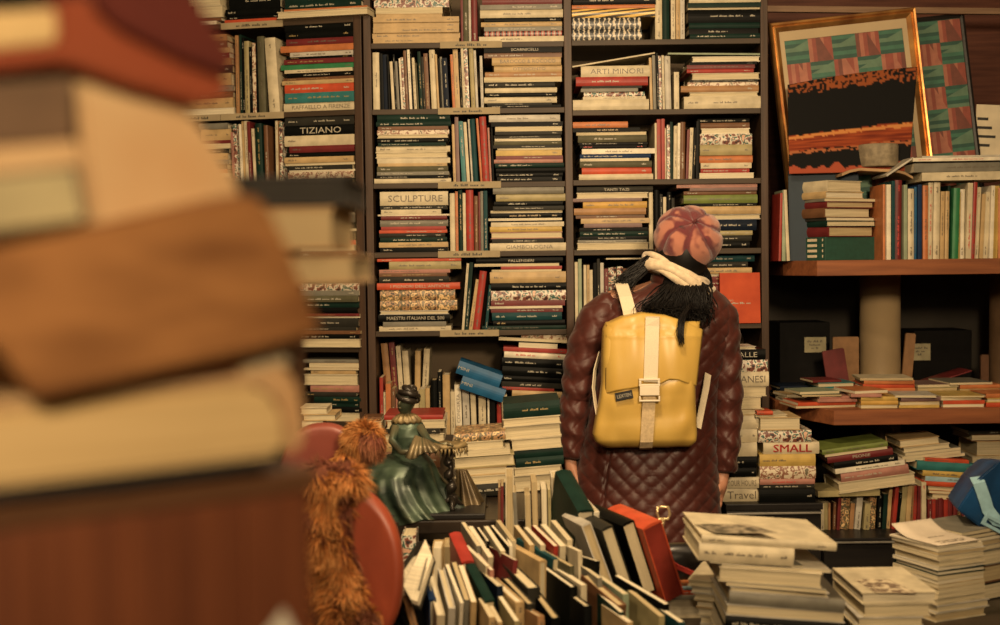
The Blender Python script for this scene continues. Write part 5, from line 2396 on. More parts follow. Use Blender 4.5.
def fur(name, label, blobs, nblade, ln, seed):
    """blobs: (px, py, Y, rx, ry, rz) ellipsoids carrying hair"""
    rnd = random.Random(seed)
    bm = bmesh.new()
    cl = bm.verts.layers.float_color.new('tint')
    for (px, py, Y, rx, ry, rz) in blobs:
        n0 = len(bm.verts)
        ellipsoid(bm, P(px, py, Y), (rx, ry, rz), None, 18, 12)
        bm.verts.ensure_lookup_table()
        for v in bm.verts[n0:]:
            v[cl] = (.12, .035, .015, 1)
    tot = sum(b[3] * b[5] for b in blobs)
    for (px, py, Y, rx, ry, rz) in blobs:
        c = P(px, py, Y)
        for k in range(int(nblade * rx * rz / tot)):
            v = Vector((rnd.gauss(0, 1), rnd.gauss(0, 1), rnd.gauss(0, 1))).normalized()
            if v.y > .45:
                continue
            p = c + Vector((v.x * rx, v.y * ry, v.z * rz)) * .97
            cn = noise.noise(p * 16)
            clump = Vector((noise.noise(p * 22), noise.noise(p * 22 + Vector((7, 0, 0))), noise.noise(p * 22 + Vector((0, 9, 0)))))
            d = (v * .8 + clump * 1.3 + Vector((rnd.uniform(-.3, .3), rnd.uniform(-.3, .3), rnd.uniform(-.3, .3))) + Vector((0, -.15, -.35))).normalized()
            s = d.cross(Vector((rnd.uniform(-1, 1), rnd.uniform(-1, 1), rnd.uniform(-1, 1)))).normalized()
            l = ln * rnd.uniform(.6, 1.3)
            w = rnd.uniform(.0008, .0016)
            bend = Vector((0, 0, -1)) * l * .35 + clump * l * .5
            q1, q2, q3 = p, p + d * l * .5 + bend * .25, p + d * l + bend
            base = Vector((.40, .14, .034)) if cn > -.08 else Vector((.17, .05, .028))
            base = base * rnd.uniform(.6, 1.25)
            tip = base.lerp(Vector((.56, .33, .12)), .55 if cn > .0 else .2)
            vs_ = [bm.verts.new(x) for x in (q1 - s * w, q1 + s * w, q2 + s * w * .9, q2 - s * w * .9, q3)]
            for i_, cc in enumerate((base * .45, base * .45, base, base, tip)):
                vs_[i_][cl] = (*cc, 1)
            bm.faces.new(vs_[:4])
            bm.faces.new((vs_[3], vs_[2], vs_[4]))
    o = make(name, bm, M_FUR, normals=False)
    return tag(o, label, 'fur throw')


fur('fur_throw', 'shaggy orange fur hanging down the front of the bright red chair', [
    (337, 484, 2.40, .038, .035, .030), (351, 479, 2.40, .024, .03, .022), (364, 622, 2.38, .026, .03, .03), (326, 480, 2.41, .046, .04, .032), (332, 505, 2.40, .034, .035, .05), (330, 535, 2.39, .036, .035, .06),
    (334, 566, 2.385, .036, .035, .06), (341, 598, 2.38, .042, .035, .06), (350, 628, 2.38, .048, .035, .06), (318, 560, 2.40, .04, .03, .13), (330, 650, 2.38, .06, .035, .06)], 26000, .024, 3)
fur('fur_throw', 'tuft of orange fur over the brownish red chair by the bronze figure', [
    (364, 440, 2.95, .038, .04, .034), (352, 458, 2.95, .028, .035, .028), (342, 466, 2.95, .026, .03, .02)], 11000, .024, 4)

# cream book and papers between the left bookcase and the chairs
stack(Frame(0, 3.75), 'small stack behind the brownish red chair', 500, """
422 cr 300 327 p
429 tn 303 336 p
436 cr 302 323
452 cr 302 322
474 ch 300 322""", zbot=ZM, depth=(.14, .16))

# ================================================================= display table with the heap
ZP = .56
a, b = -.25, 1.95
dt = empty('display_table', 'low dark table under the heap of jumbled books', 'table', ((a + b) / 2, 2.6, 0))
bm = bmesh.new()
box(bm, (a, 2.41, ZP - .04), (b, 3.12, ZP), bev=.004)
make('tabletop', bm, M_TABLE, dt)
for x in (a + .06, b - .06):
    for y in (2.47, 3.05):
        bm = bmesh.new()
        box(bm, (x - .03, y - .03, 0), (x + .03, y + .03, ZP - .041), bev=.003)
        make('leg', bm, M_TABLE, dt)

HEAP = 'books heaped on the display table'
USED = {}


def hanging(ax, ay, bx, by, tpx, code, hb=.15, L_=.16, side='s', opt='', lean=0.0, where='', Ym=None, hard=None, tone=None):
    """standing or slumped book given by its upper edge, far end a and near end b (pixels); body hangs down from it.
    side s: spine at the near end; f: fore-edge at the near end; u: spine uppermost"""
    ym = (ay + by) / 2
    Ym = Ym or 3.08 - (ym - 480) / 145 * .62
    s = scl(Ym)
    sd = math.hypot(bx - ax, by - ay) / s
    L_ = max(L_, sd * 1.06)
    dY = math.sqrt(max(L_ * L_ - sd * sd, 0))
    A, B = P(ax, ay, Ym + dY / 2), P(bx, by, Ym - dY / 2)
    ab = (A - B)
    w = ab.length
    ab.normalize()
    U = (Vector((0, 0, 1)) - ab * ab.z).normalized()
    U = Matrix.Rotation(math.radians(lean), 3, ab) @ U
    t = tpx / s
    if side == 's':
        X, Yv = U, ab
        Z = X.cross(Yv)
        o_ = B - U * hb
        l, ww = hb, w
    elif side == 'f':
        X, Yv = U, -ab
        Z = X.cross(Yv)
        o_ = A - U * hb
        l, ww = hb, w
    else:
        X, Yv = ab, -U
        Z = X.cross(Yv)
        o_ = B.copy()
        l, ww = w, hb
    o_ = o_ - Z * t / 2
    mw = Matrix((X, Yv, Z)).transposed().to_4x4()
    mw.translation = o_
    hd = (t > .014) if hard is None else hard
    kd = 'book' if hd else 'paperback'
    o = book_mesh(kd, l, ww, t, code, opt, None, mw, hard=hd, child_pages=True, ptone=tone)
    lab = describe(code, opt, kd) + ', ' + where
    tag(o, lab, kd, HEAP)
    return o


# rows: ax ay bx by t code hb L side opt lean tone where
HP = """
463 522 479 546 4.5 gy .14 .15 s - 0 0 standing just right of the red box-like book
470 526 491 557 5.5 cr .14 .16 s - 0 1 second right of the red box-like book
478 527 488 541 3 bk .14 .13 s - 0 1 thin, behind the pale row at the heap's left
486 526 503 551 5 cr .14 .15 s - 0 1 in the pale row below the tall cream block
492 525 511 548 3.4 ch .14 .15 s - 0 1 thin, second in the pale row below the tall cream block
498 520 514 541 4.6 cr .14 .15 s - 0 2 directly under the tall cream block
506 531 511 546 3 wh .14 .13 s - 0 1 small and curled, mid heap
516 525 532 545 5 tn .14 .15 s - 0 0 between the curled booklet and the teal-edged one
526 527 543 545 5 cr .14 .15 s - 0 1 left of the two pale ones under the white upright
534 525 556 546 4.6 rd .14 .16 s - 0 1 among the pale ones below the tall row
543 524 563 546 6 cr .14 .16 s - 0 1 lying under the white upright
553 520 570 540 5.5 cr .14 .15 s - 0 0 beneath the dark green boards
519 538 556 559 6 dt .13 .16 u - 0 0 long dark teal edge crossing mid heap
510 543 543 561 8 tn .14 .17 u - 0 0 tan back running beside the dark teal one
490 546 516 560 4.5 mr .14 .17 s - 8 1 lying open-edged over a dark gap at heap centre left
466 545 488 566 4.4 cr .14 .15 s - 0 1 low behind the dark green cloth-backed book
474 550 492 570 4 pk .14 .15 s - 0 1 low beside the dark gap
556 540 580 551 4.5 cr .12 .15 s - 0 1 left of the thin open one
560 549 598 561 5 bk .13 .17 s - 6 1 thin and half open below the grey block
541 549 572 566 5 ol .12 .16 s - 0 2 crossing under the thin half-open one
508 563 534 588 13 ch .16 .18 s - 0 0 thick, pale top, centre of heap
540 563 574 587 8 bk .16 .18 s - 0 1 twin pale tops right of the thick centre one
556 567 584 585 6 cr .15 .16 s - 0 1 short, beside the twin pale tops
470 563 490 601 10 dg .14 .19 u - -6 0 dark green cloth back uppermost
482 570 500 586 6 nv .13 .15 s - 0 0 dark, right of the dark green cloth-backed one
493 578 520 602 9 tn .15 .18 s d 0 1 cream-topped with tan back at the lower edge
505 577 531 604 8 ch .15 .18 s m 0 2 plastic-grey top with dark back
496 590 517 621 5 po .15 .18 s d 0 1 slim, tight against the cream-topped tan one
536 592 556 618 9 bk .16 .18 s m 0 2 dark with pale back print at the lower edge
520 604 541 616 7 lb .14 .14 s d 0 0 light brown stub at the lower edge
447 564 462 603 3.5 wh .15 .17 s d 0 1 slim white, third in the fan at the heap's left
454 562 467 600 5 gy .15 .17 s - 0 2 fourth in the fan at the heap's left
461 565 474 602 5.5 tn .15 .17 s d 0 1 tan backed, fifth in the fan at the heap's left
441 568 452 608 7 lt .15 .17 s - 0 0 second in the fan at the heap's left
430 574 441 615 8 cr .15 .17 s - 0 1 first and widest in the fan at the heap's left
481 598 492 617 6 tn .13 .13 s d 0 0 tan back with dark print, lower edge under the green one
490 604 500 622 5 tn .13 .13 s d 0 0 smaller tan back with dark print, lower edge
585 574 622 605 10 br .15 .18 s - 0 2 brown with a glossy wrapper near the red book's foot
600 576 626 594 6 sg .14 .15 s - 0 0 sage edge behind the glossy-wrapped brown one
617 575 667 604 6 bk .15 .2 s - 0 1 long pale edge over black back at the red book's foot
630 590 662 616 6 po .14 .18 s - 0 2 below the long black-backed one
596 590 622 612 5 dg .14 .16 s - 0 1 slim, under the glossy-wrapped brown one
566 590 588 606 8 bk .14 .16 s m:CORSO 0 0 black back near the lower edge
604 604 630 622 6 tn .13 .16 s - 0 1 at the lower edge beneath the slim green one
655 604 682 622 6 dt .12 .16 s - 0 1 at the heap's lower right corner
578 562 600 578 5 gy .14 .15 s - 0 0 low under the grey block
"""
for ln_ in HP.strip().split('\n'):
    r = ln_.split(None, 12)
    hanging(float(r[0]), float(r[1]), float(r[2]), float(r[3]), float(r[4]), r[5], float(r[6]), float(r[7]), r[8], '' if r[9] == '-' else r[9], float(r[10]), r[12], tone=int(r[11]))
hanging(455, 533, 468, 562, 12.5, 'rd', .13, .16, 'u', '', -4, 'box-like with plain red back uppermost, left of heap', hard=True)
hanging(563, 471, 586, 511, 17, 'dg', .17, .2, 'u', '', 0, 'large dark boards slanting before the coat', Ym=3.0, hard=True, tone=1)
hanging(583, 499, 595, 512, 9, 'wh', .13, .12, 's', '', 0, 'pale corner showing in front of the coat', Ym=3.0)

HF = Frame(0, 3.10)
uprights(HF, 'back row of the heap', YPX(520, 3.10, ZP), """
497.6 499.8 487 br - 2
500.2 503 486 mr - 2
506 514.6 475 cr p 1
518 521.6 492 gy - -4
528 533.6 496 cr p -2
535 540.6 483 tn p -2
543.6 549 489 cr p -1
550 553 490 po - -1
554 562.6 478 wh p -1""", zbot=ZP, depth=(.10, .12), group=HEAP)
hanging(566, 514, 586, 524, 10, 'lt', .17, .19, 'u', '', -19, 'pale back up, leftmost of tall row in heap', hard=True, tone=2)
hanging(578, 512, 607, 528, 13, 'ch', .17, .19, 'u', '', -19, 'second of tall row in heap', hard=True, tone=0)
hanging(591, 507, 628, 523, 14, 'bk', .18, .20, 'u', '', -19, 'black back uppermost beside the big red one', hard=True, tone=0)
rb_ = hanging(612, 508, 652, 525, 22, 'ro', .19, .21, 'u', '', -19, 'boxlike, right end of heap', hard=True)
for c_ in rb_.children:
    c_.data.materials[0] = cover_mat('dr')
uprights(Frame(0, 2.62), 'dark row at the lower left of the heap', YPX(400, 2.62, ZP), """
404 412 597 bk - -18
413 419 594 bk m -18
420 427 592 lb - -18
428 438 600 bk - -18""", zbot=ZP, depth=(.10, .12), group=HEAP, hard=True)
uprights(Frame(0, 2.9), 'brown-edged pair behind the open book', YPX(440, 2.9, ZP), """
433 443.6 548 tn p 0
444 455 547 tn p 0""", zbot=ZP, depth=(.08, .09), group=HEAP)
uprights(Frame(0, 2.98), 'behind the open book', YPX(410, 2.98, ZP), """
402 416.5 537 gy a:printed_mix 0""", zbot=ZP, depth=(.1, .11), group=HEAP)

# open book standing as a tent
op = []
def leaf(bm, pts, th, mi=0):
    v = [Vector(p) for p in pts]
    n = (v[1] - v[0]).cross(v[2] - v[0]).normalized()
    a = [bm.verts.new(p) for p in v]
    b = [bm.verts.new(p + n * th) for p in v]
    bm.faces.new(a).material_index = mi
    bm.faces.new(b[::-1]).material_index = mi
    for i in range(len(v)):
        j = (i + 1) % len(v)
        bm.faces.new((a[i], b[i], b[j], a[j])).material_index = mi


bm = bmesh.new()
leaf(bm, [P(383, 598, 2.60), P(405, 592, 2.55), P(427, 542, 2.68), P(419, 544, 2.74)], .006)
leaf(bm, [P(427, 542, 2.68), P(435, 560, 2.62), P(420, 608, 2.50), P(412, 605, 2.50), P(404, 591, 2.55)], .006)
ob = make('book', bm, cover_mat('ch'))
tag(ob, 'open cream book tented face down at the left end of the heap', 'book', HEAP)
bm = bmesh.new()
leaf(bm, [P(384.5, 596, 2.592), P(405, 590.5, 2.542), P(426.5, 543, 2.672), P(419.5, 545, 2.732)], -.012)
leaf(bm, [P(427, 543.5, 2.672), P(434, 560.5, 2.612), P(419.5, 606, 2.492), P(412.5, 603.5, 2.492), P(405, 590, 2.542)], -.012)
make('page_block', bm, page_mat(1), ob, mw=Matrix())
bm = bmesh.new()
leaf(bm, [P(418, 590, 2.478), P(419.4, 590, 2.478), P(427.5, 558, 2.575), P(426.5, 557.5, 2.577)], -.002)
make('ribbon', bm, cover_mat('ch'), ob, mw=Matrix())
# blue book glimpsed
hanging(424, 572, 433, 600, 7, 'db', .12, .14, 'u', '', 0, 'dark blue, half hidden beside the open book')

# ---- right-hand stacks on the display table
LF = """
8 cr 137 .24 s - 2 3
18 cr 96 .22 s - 0 2
2 gy 96 .22 f - 12 6
3 wh 112 .24 f - 24 4
15 cr 104 .22 f - 22 1
4 gy 100 .22 f - 30 -2
6 lt 100 .22 f - 34 1
12 gy 116 .22 s - 34 0
12 lt 120 .22 f - 32 1
14 bk 124 .22 s m 32 -1
18 cr 120 .22 f - 32 0
24 cr 120 .22 f - 32 0"""
pile('large flat stack in front of the coat', 690, 640, 2.56, -2, LF, zbase=ZP, tilt=-4.5)


def pile_top(data, Y):
    return ZP + sum(float(r[0]) for r in parse(data)) / scl(Y) + .0006


# cover pictures
def cover_picture(name, x0, x1, y0, y1, z, m_, parent):
    pts = [PZ(x0, y1, z), PZ(x1, y1, z), PZ(x1 - 30, y0, z), PZ(x0 - 22, y0, z)]
    bm = bmesh.new()
    quad(bm, pts)
    make(name, bm, m_, parent, mw=Matrix())


tops = [o for o in bpy.data.objects if o.get('label', '').endswith('top, large flat stack in front of the coat')]
tp = tops[0]
zt = pile_top(LF, 2.56)
mpic = mk('landscape_photo', (.3, .25, .17), .5, scale=40, col2=(.05, .045, .03), contrast=(.4, .6))
cover_picture('cover_picture', 716, 778, 524, 533, zt, mpic, tp)
pile('fanned stack left of the large flat stack', 694, 645, 2.78, -22, """
7 cr 50 .18 f - -6
7 lt 50 .18 f - -3
7 cr 50 .18 f - 0
8 tn 50 .18 f - 2
8 cr 50 .18 f - 4
9 lt 50 .18 f - 6
12 cr 50 .18 f - 7""", zbase=ZP)
pile('low stack with sketched cover', 862, 640, 2.62, 0, """
12 cr 76 .22 f - 0 1
13 cr 68 .22 f - 2
10 lt 66 .22 f - -4
13 cr 70 .22 f - -6
17 tn 70 .22 f - -6""", zbase=ZP)
tops = [o for o in bpy.data.objects if o.get('label', '').endswith('top, low stack with sketched cover')]
zt = ZP + 65 / scl(2.62) + .0006
cover_picture('cover_picture', 876, 918, 579, 593, zt, mk('brown_sketch', (.5, .42, .28), .7, scale=60, col2=(.12, .08, .05), contrast=(.42, .56)), tops[0])
pile('tall cream stack by the blue bag', 938, 690, 2.86, 24, """
2 wh 54 .15 f - 0 4
4.4 cr 56 .15 f - 0
4 lt 56 .15 f - 0
4.6 cr 56 .15 f - -1
7 cr 55 .15 f - 1
3.6 lt 56 .15 f - 0
5.4 dg 56 .15 f - 0
4.6 cr 56 .15 f - -1
4 cr 56 .15 f - 0
4.4 tn 56 .15 f - 0
5 cr 56 .15 f - 1
5 cr 56 .15 f - 0
7 cr 60 .17 f - -2
8 lt 62 .17 f - -1
9 cr 60 .17 f - -3""", zbase=ZP)
# curled letter-sheet magazine on top
zt = ZP + sum((2, 4.4, 4, 4.6, 7, 3.6, 5.4, 4.6, 4, 4.4, 5, 5, 7, 8, 9)) / scl(2.86)
bm = bmesh.new()
row = []
base = P(938, 690, 2.86)
Rz = Matrix.Rotation(math.radians(26), 4, 'Z')
for i in range(16):
    u = i / 15
    lift = .001 + (max(0, .45 - u) / .45) ** 2 * .024
    row.append([bm.verts.new(Vector((base.x, 2.86, zt)) + Rz @ Vector((x, -.004 + .15 * (1 - u), lift if True else 0))) for x in (-.004, .04, .08, .12, .125)])
for a, b in zip(row, row[1:]):
    for j in range(4):
        bm.faces.new((a[j], a[j + 1], b[j + 1], b[j])).smooth = True
bmesh.ops.recalc_face_normals(bm, faces=bm.faces[:])
bmesh.ops.solidify(bm, geom=bm.faces[:], thickness=.0012)
fnm = lambda u, v: Vector((base.x, 2.86, zt)) + Rz @ Vector((.06 + u, .012 + v, .0032))
scribble(bm, fnm, .08, .007, 1, RND)
scribble(bm, lambda u, v: fnm(u, v + .012), .09, .006, 1, RND)
scribble(bm, lambda u, v: fnm(u, v + .055), .05, .006, 1, RND)
tag(make('magazine', bm, [mk('white_cover_paper', (.5, .43, .33), .7, var=.05), ink('d')], normals=False), 'white magazine with curled-up corner topping the tall cream stack', 'magazine')

# ---- blue bag with pale strap
bag = empty('bag', 'glossy blue bag with pale blue strap at the right frame edge', 'bag', P(985, 545, 3.1))
YBG = 3.15
OUT = [(957, 510), (977, 480), (998, 462), (1016, 462), (1046, 500), (1048, 556), (1012, 548), (984, 530)]
bm = bmesh.new()
fr_, bk_ = [], []
for (x, y) in OUT:
    q = P(x, y, YBG - .085)
    fr_.append(bm.verts.new(q))
    g = P(1004 + (x - 1004) * .82, 520 + (y - 520) * .86, YBG - .085)
    bk_.append(bm.verts.new(Vector((g.x + .02, YBG + .10, g.z))))
bm.faces.new(fr_)
bm.faces.new(bk_[::-1])
for i in range(len(fr_)):
    j = (i + 1) % len(fr_)
    bm.faces.new((fr_[j], fr_[i], bk_[i], bk_[j]))
bmesh.ops.recalc_face_normals(bm, faces=bm.faces[:])
bmesh.ops.bevel(bm, geom=bm.edges[:], offset=.004, segments=2, affect='EDGES')
make('bag_body', bm, mk('glossy_blue_vinyl', (.008, .06, .17), .32, var=.3, scale=9, bump=.4), bag)
M_STR = mk('pale_blue_webbing', (.22, .38, .44), .5, scale=60, var=.08)
bm = bmesh.new()
band(bm, [P(976, 477, YBG - .07), P(979, 483, YBG - .09), P(984, 497, YBG - .092), (P(988, 510, YBG - .092)), P(996, 520, YBG - .094), P(1010, 524, YBG - .094)], .030, .003, wdir=Vector((1, 0, .25)))
make('strap', bm, M_STR, bag)
bm = bmesh.new()
q = P(994, 524, YBG - .097)
frame_ring(bm, -.03, -.014, .03, .014, .008, [(0, 0), (0, -.006), (1, -.006), (1, 0)])
make('buckle', bm, M_STR, bag, mw=Matrix.Translation(q) @ Matrix.Rotation(.5, 4, 'Y'))
pile('grey magazines under the blue bag', 962, 560, 3.0, 30, """
4 gy 60 .15 f - 0
4 ch 62 .15 f - 1
4 gy 62 .15 f - 0
5 lt 62 .15 f - 2
5 ch 62 .15 f - 2
16 gy 62 .15 f - 2
18 br 62 .15 f - 2
18 ch 62 .15 f - 2""", zbase=ZP, cat='magazine')

# ---- black handbag with brass clasp and red strap behind the large stack
hbg = empty('handbag', 'black handbag with brass clasp and red strap squeezed behind the heap', 'handbag', P(680, 600, 3.0))
YH = 2.98
rings = []
for k in range(10):
    th = PI * k / 9
    s = math.sin(th) ** .5 if 0 < k < 9 else .3
    yy = YH - .05 * math.cos(th)
    cx, cy = 682, 568
    rings.append([P(cx + 26 * s * math.copysign(abs(math.cos(t)) ** .6, math.cos(t)), cy - 26 * s * math.copysign(abs(math.sin(t)) ** .6, math.sin(t)), yy) for t in [2 * PI * q / 36 for q in range(36)]])
bm = bmesh.new()
loft(bm, rings)
make('bag_body', bm, mk('black_soft_leather', (.012, .011, .011), .38), hbg, smooth=True)
M_BRASS = mk('pale_brass', (.7, .55, .3), .3, .7, scale=30)
bm = bmesh.new()
for pts in ([(658, 507), (668, 507), (670, 514), (668, 519), (659, 519), (657, 513), (658, 507)],):
    tube(bm, [P(x, y, YH - .07) for x, y in pts], .0032, 8)
tube(bm, [P(663, 518, YH - .07), P(661, 527, YH - .075), P(664, 535, YH - .07), P(662, 543, YH - .06)], [.005, .007, .005, .009], 8)
for i in range(3):
    tube(bm, [P(660 + 3 * math.cos(t), 522 + i * 7 + 3 * math.sin(t), YH - .078) for t in [2 * PI * q / 10 for q in range(11)]], .0022, 6)
make('clasp', bm, M_BRASS, hbg, smooth=True)
bm = bmesh.new()
band(bm, [P(661, 546, YH - .06), P(668, 560, YH - .075), P(678, 567, YH - .08), P(692, 573, YH - .12), P(704, 582, YH - .14), P(718, 588, YH - .16), P(724, 597, YH - .16)], .011, .004, wdir=Vector((0, 0, 1)))
make('strap', bm, mk('red_strap_leather', (.36, .04, .03), .45), hbg)
pile('glossy magazines under the black handbag', 668, 625, 2.92, 0, """
5 or 40 .2 s d
4 lc 42 .2 s d
5 ro 41 .2 s m
5 gy 40 .2 s d
19 cr 40 .2 f -""", zbase=ZP, cat='magazine')

# ================================================================= out-of-focus stack close to the camera
YA, YC = .64, .75
pa, pc = P(-40, 400, YA), P(305, 400, YC)
FG = Frame(pa.x, YA, math.atan2(YC - YA, pc.x - pa.x))


def prism(name, pts, depth, m_, parent=None, dy=0.0, label=None, cat=None, bev=.0015, group=None):
    bm = bmesh.new()
    f, b = [], []
    for (x, y) in pts:
        X, Z = FG.pix(x, y, dy)
        f.append(bm.verts.new((X, dy, Z)))
        b.append(bm.verts.new((X, dy + depth, Z)))
    bm.faces.new(f)
    bm.faces.new(b[::-1])
    for i in range(len(f)):
        j = (i + 1) % len(f)
        bm.faces.new((f[j], f[i], b[i], b[j]))
    if bev:
        bmesh.ops.recalc_face_normals(bm, faces=bm.faces[:])
        bmesh.ops.bevel(bm, geom=bm.edges[:], offset=bev, segments=2, affect='EDGES')
    o = make(name, bm, m_, parent, mw=FG.m)
    if label:
        tag(o, label, cat, group)
    return o


M_OLDTAN = mk('worn_tan_board', (.30, .14, .05), .7, spec=.12, scale=14, stretch=(1, 1, 3), col2=(.16, .068, .024), detail=2, contrast=(.3, .7))
M_OLDCREAM = mk('aged_page_edges', (.60, .44, .22), .85, spec=.12, scale=4, stretch=(1, 1, 60), col2=(.5, .36, .17))
M_OLDBEIGE = mk('aged_beige_board', (.50, .36, .2), .8, spec=.12, scale=7, var=.08, col2=(.45, .27, .13))
M_OLDRED = mk('worn_red_cloth', (.22, .055, .024), .65, spec=.12, scale=6, col2=(.22, .045, .02))
M_OLDMAR = mk('worn_maroon_cloth', (.10, .02, .014), .65, spec=.12, scale=6, col2=(.065, .015, .012))
M_OLDBRN = mk('worn_brown_cloth', (.12, .055, .025), .7, spec=.12, scale=6, var=.15)
M_CRATE = wood('red_brown_crate_wood', (.17, .055, .022), (.095, .03, .014), .5, 'z', 4, .1)
GF = 'old books stacked close to the camera'
# wooden cabinet carrying them
zc = P(0, 506, FG.m.translation.y + .02).z
c1_, c2_ = PZ(-60, 512, zc), PZ(318, 468, zc)
yw = math.atan2(c2_.y - c1_.y, c2_.x - c1_.x)
ln_ = (c2_ - c1_).length
mwC = Matrix.Translation((c1_.x, c1_.y, 0)) @ Matrix.Rotation(yw, 4, 'Z')
cab = empty('cabinet', 'red-brown wooden cabinet carrying the blurred old books', 'cabinet', mw=mwC)
bm = bmesh.new()
box(bm, (0, .004, .0), (ln_ - .004, .42, zc - .014), bev=.002)
make('body', bm, M_CRATE, cab, mw=mwC)
bm = bmesh.new()
box(bm, (-.004, 0, zc - .0135), (ln_, .424, zc), bev=.002)
make('top', bm, M_OLDBRN, cab, mw=mwC)
for x in (.02, ln_ * .45, ln_ - .05):
    bm = bmesh.new()
    box(bm, (x, -.001, .05), (x + .028, .0035, zc - .016), bev=.001)
    make('batten', bm, M_CRATE, cab, mw=mwC)

bk1 = prism('book', [(-60, 497), (120, 480), (284, 457), (287, 466), (120, 489), (-60, 507)], .16, mk('black_old_board', (.018, .014, .011), .6), label='thick cream-edged book lowest in the blurred stack, black lower board', cat='book', group=GF)
prism('page_block', [(-60, 420), (236, 386), (262, 388), (278, 402), (287, 430), (284, 456), (-60, 496)], .155, M_OLDCREAM, bk1, bev=.004)
prism('cover', [(-60, 408), (236, 368), (285, 366), (300, 390), (306, 430), (300, 450), (288, 452), (288, 430), (279, 401), (262, 387), (236, 385), (-60, 419)], .16, M_OLDBEIGE, bk1)
bk2 = prism('book', [(60, 396), (238, 361), (240, 378), (66, 402)], .14, M_OLDRED, label='slim brown-red book pinched under the large tan book', cat='book', group=GF)
prism('book', [(242, 352), (280, 344), (292, 364), (246, 374)], .12, mk('offwhite_old_board', (.62, .52, .34), .8), label='off-white book end showing under the right end of the tan book', cat='book', group=GF)
prism('book', [(-60, 262), (120, 222), (250, 192), (268, 205), (284, 236), (324, 332), (242, 354), (38, 399), (18, 374), (2, 348), (-60, 332)], .17, M_OLDTAN, dy=-.03, label='large worn tan book lying askew across the blurred stack', cat='book', bev=.003, group=GF)
bk3 = prism('book', [(76, 72), (172, 92), (205, 130), (236, 178), (247, 214), (170, 226), (96, 236), (84, 160)], .15, M_OLDBEIGE, dy=.02, label='thick beige book with rounded back above the tan book', cat='book', bev=.003, group=GF)
bk4 = prism('book', [(-60, 86), (74, 76), (74, 140), (-60, 150)], .13, mk('umber_shade', (.13, .075, .04), .8), dy=.004, label='dark brown block for the shaded left face below the red books', cat='book', group=GF)  # shade on the beige book's left face, put in as a dark block
bk5 = prism('book', [(-60, 152), (78, 140), (92, 226), (-60, 244)], .12, M_OLDBEIGE, dy=-.004, label='cream book with pale olive panel at left edge of blurred stack', cat='book', group=GF)
prism('panel', [(-60, 180), (78, 165), (88, 220), (-60, 240)], .004, mk('dark_panel_edge', (.1, .07, .04), .8), bk5, dy=-.008, bev=.0005)
prism('panel', [(-60, 184), (74, 170), (84, 220), (-60, 238)], .004, mk('pale_olive_paper', (.42, .36, .2), .85), bk5, dy=-.012, bev=.0005)
bk6 = prism('book', [(58, -2), (150, -4), (222, 60), (230, 94), (205, 104), (130, 84), (66, 62), (-60, 76), (-60, 56), (60, 44)], .16, M_OLDRED, dy=.0, label='red-orange book second from top of the blurred stack', cat='book', bev=.002, group=GF)
prism('page_block', [(-60, 14), (56, 8), (58, 42), (-60, 54)], .14, M_OLDCREAM, bk6, dy=.004)
prism('book', [(96, -40), (172, -40), (206, 12), (236, 58), (226, 74), (180, 56), (120, 26), (98, 6)], .17, M_OLDMAR, dy=-.012, label='dark maroon book topmost on the blurred stack', cat='book', bev=.002, group=GF)

prism('card', [(258, 645), (284, 609), (304, 645)], .002, mk('white_card', (.6, .55, .45), .7), dy=-.03, label='white card corner blurred at the bottom before the wooden cabinet', cat='card', bev=.0003)
# second, slimmer stack just behind it
F3 = Frame(0, 1.10)
GS = 'old books in the second blurred stack'


def fbook(label, x0, x1, y0, y1, m1, m2, Y=1.10, depth=.17):
    a, b = P(x0, y1, Y), P(x1, y0, Y)
    bm = bmesh.new()
    W, H = b.x - a.x, b.z - a.z
    box(bm, (0, 0, 0), (W, depth, .003), bev=.001)
    box(bm, (0, 0, H - .003), (W, depth, H), bev=.001)
    box(bm, (0, 0, .002), (.003, depth, H - .002))
    o = make('book', bm, m1, mw=Matrix.Translation((a.x, Y, a.z)))
    bm = bmesh.new()
    box(bm, (.003, .003, .003), (W - .003, depth - .003, H - .003))
    make('page_block', bm, m2, o, mw=Matrix.Translation((a.x, Y, a.z)))
    return tag(o, label, 'book', GS)


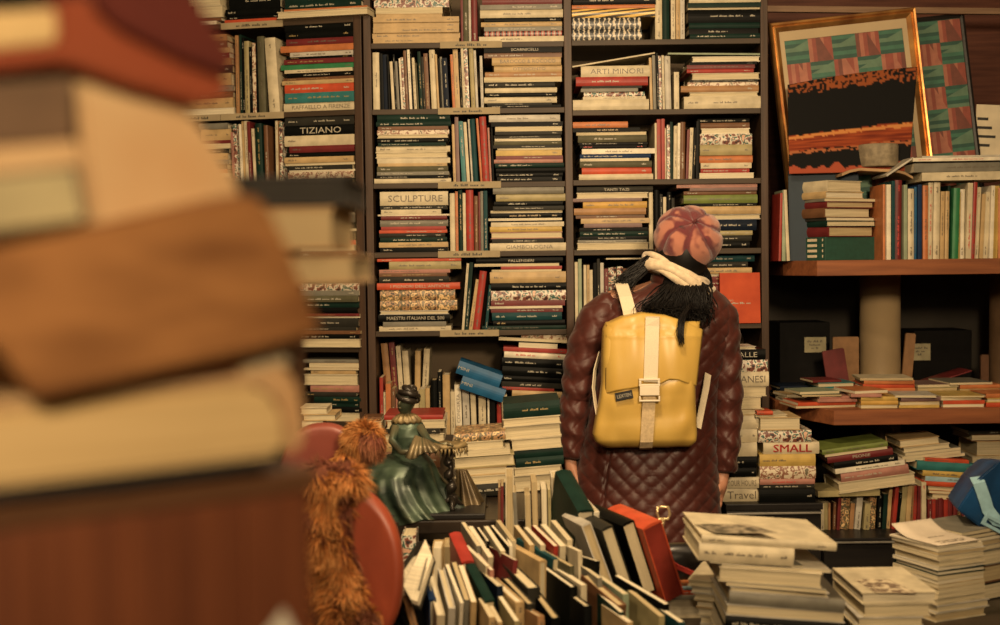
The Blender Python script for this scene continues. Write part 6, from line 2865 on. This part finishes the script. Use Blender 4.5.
fbook('black book topmost of the second blurred stack', 190, 347, 175, 206, mk('black_old_board', (.018, .014, .011)), mk('black_old_pages', (.02, .018, .014), .8))
fbook('cream book second in the second blurred stack', 180, 334, 206.5, 251, M_OLDBEIGE, mk('old_khaki_pages', (.50, .38, .2), .8, scale=5))
fbook('tan book jutting right, third in the second blurred stack', 176, 354, 255, 286, M_OLDBEIGE, mk('old_khaki_pages', (.36, .27, .13)), Y=1.12)
zt_ = P(240, 287, 1.12).z
k_ = 3
for i, w_ in enumerate(('fourth', 'fifth', 'sixth')):
    hh = (zt_ - zc) / 3
    bm = bmesh.new()
    a = P(150, 300, 1.10)
    box(bm, (0, 0, 0), (.11, .16, hh - .0005), bev=.002)
    tag(make('book', bm, M_OLDBRN, mw=Matrix.Translation((a.x, 1.10, zc + hh * (2 - i)))), 'brown book %s down in the second blurred stack' % w_, 'book', GS)
# ================================================================= light
def area(name, loc, size, power, col, rot=(0, 0, 0), shape='DISK'):
    d = bpy.data.lights.new(name, 'AREA')
    d.shape = shape
    d.size = size
    d.energy = power
    d.color = col
    o = bpy.data.objects.new(name, d)
    COL.objects.link(o)
    o.location = loc
    o.rotation_euler = rot
    return o


WARM = (1.0, .72, .42)
area('ceiling_lamp', (.1, 2.5, 2.9), .35, 60, WARM)
area('ceiling_lamp', (-1.3, 1.4, 2.9), .35, 40, WARM)
area('ceiling_lamp', (1.2, 1.2, 2.9), .35, 10, WARM)
fl = area('front_fill', (.7, .1, 2.2), .4, 50, WARM, (math.radians(94), 0, math.radians(5)))  # unseen fill beside the camera, added to light the column and fronts
fl.data.spread = math.radians(95)
dl = area('rear_fill', (.1, -.7, 1.9), .3, 9.5, WARM, (math.radians(80), 0, math.radians(22)))  # fill added behind the camera for the near stack, no fixture there
dl.data.spread = math.radians(90)
w = bpy.data.worlds.new('world')
SC.world = w
w.use_nodes = True
w.node_tree.nodes['Background'].inputs[0].default_value = (.5, .38, .22, 1)
w.node_tree.nodes['Background'].inputs[1].default_value = .02
vs = SC.view_settings
vs.view_transform = 'Standard'
vs.look = 'None'
vs.exposure = -0.1
vs.gamma = 1.0
vs.use_curve_mapping = False
SC.cycles.use_denoising = True
SC.cycles.max_bounces = 6
bad = {k: v for k, v in LABELS.items() if len(v) > 1}
for k, v in bad.items():
    print('SAME LABEL', k, v[:4])
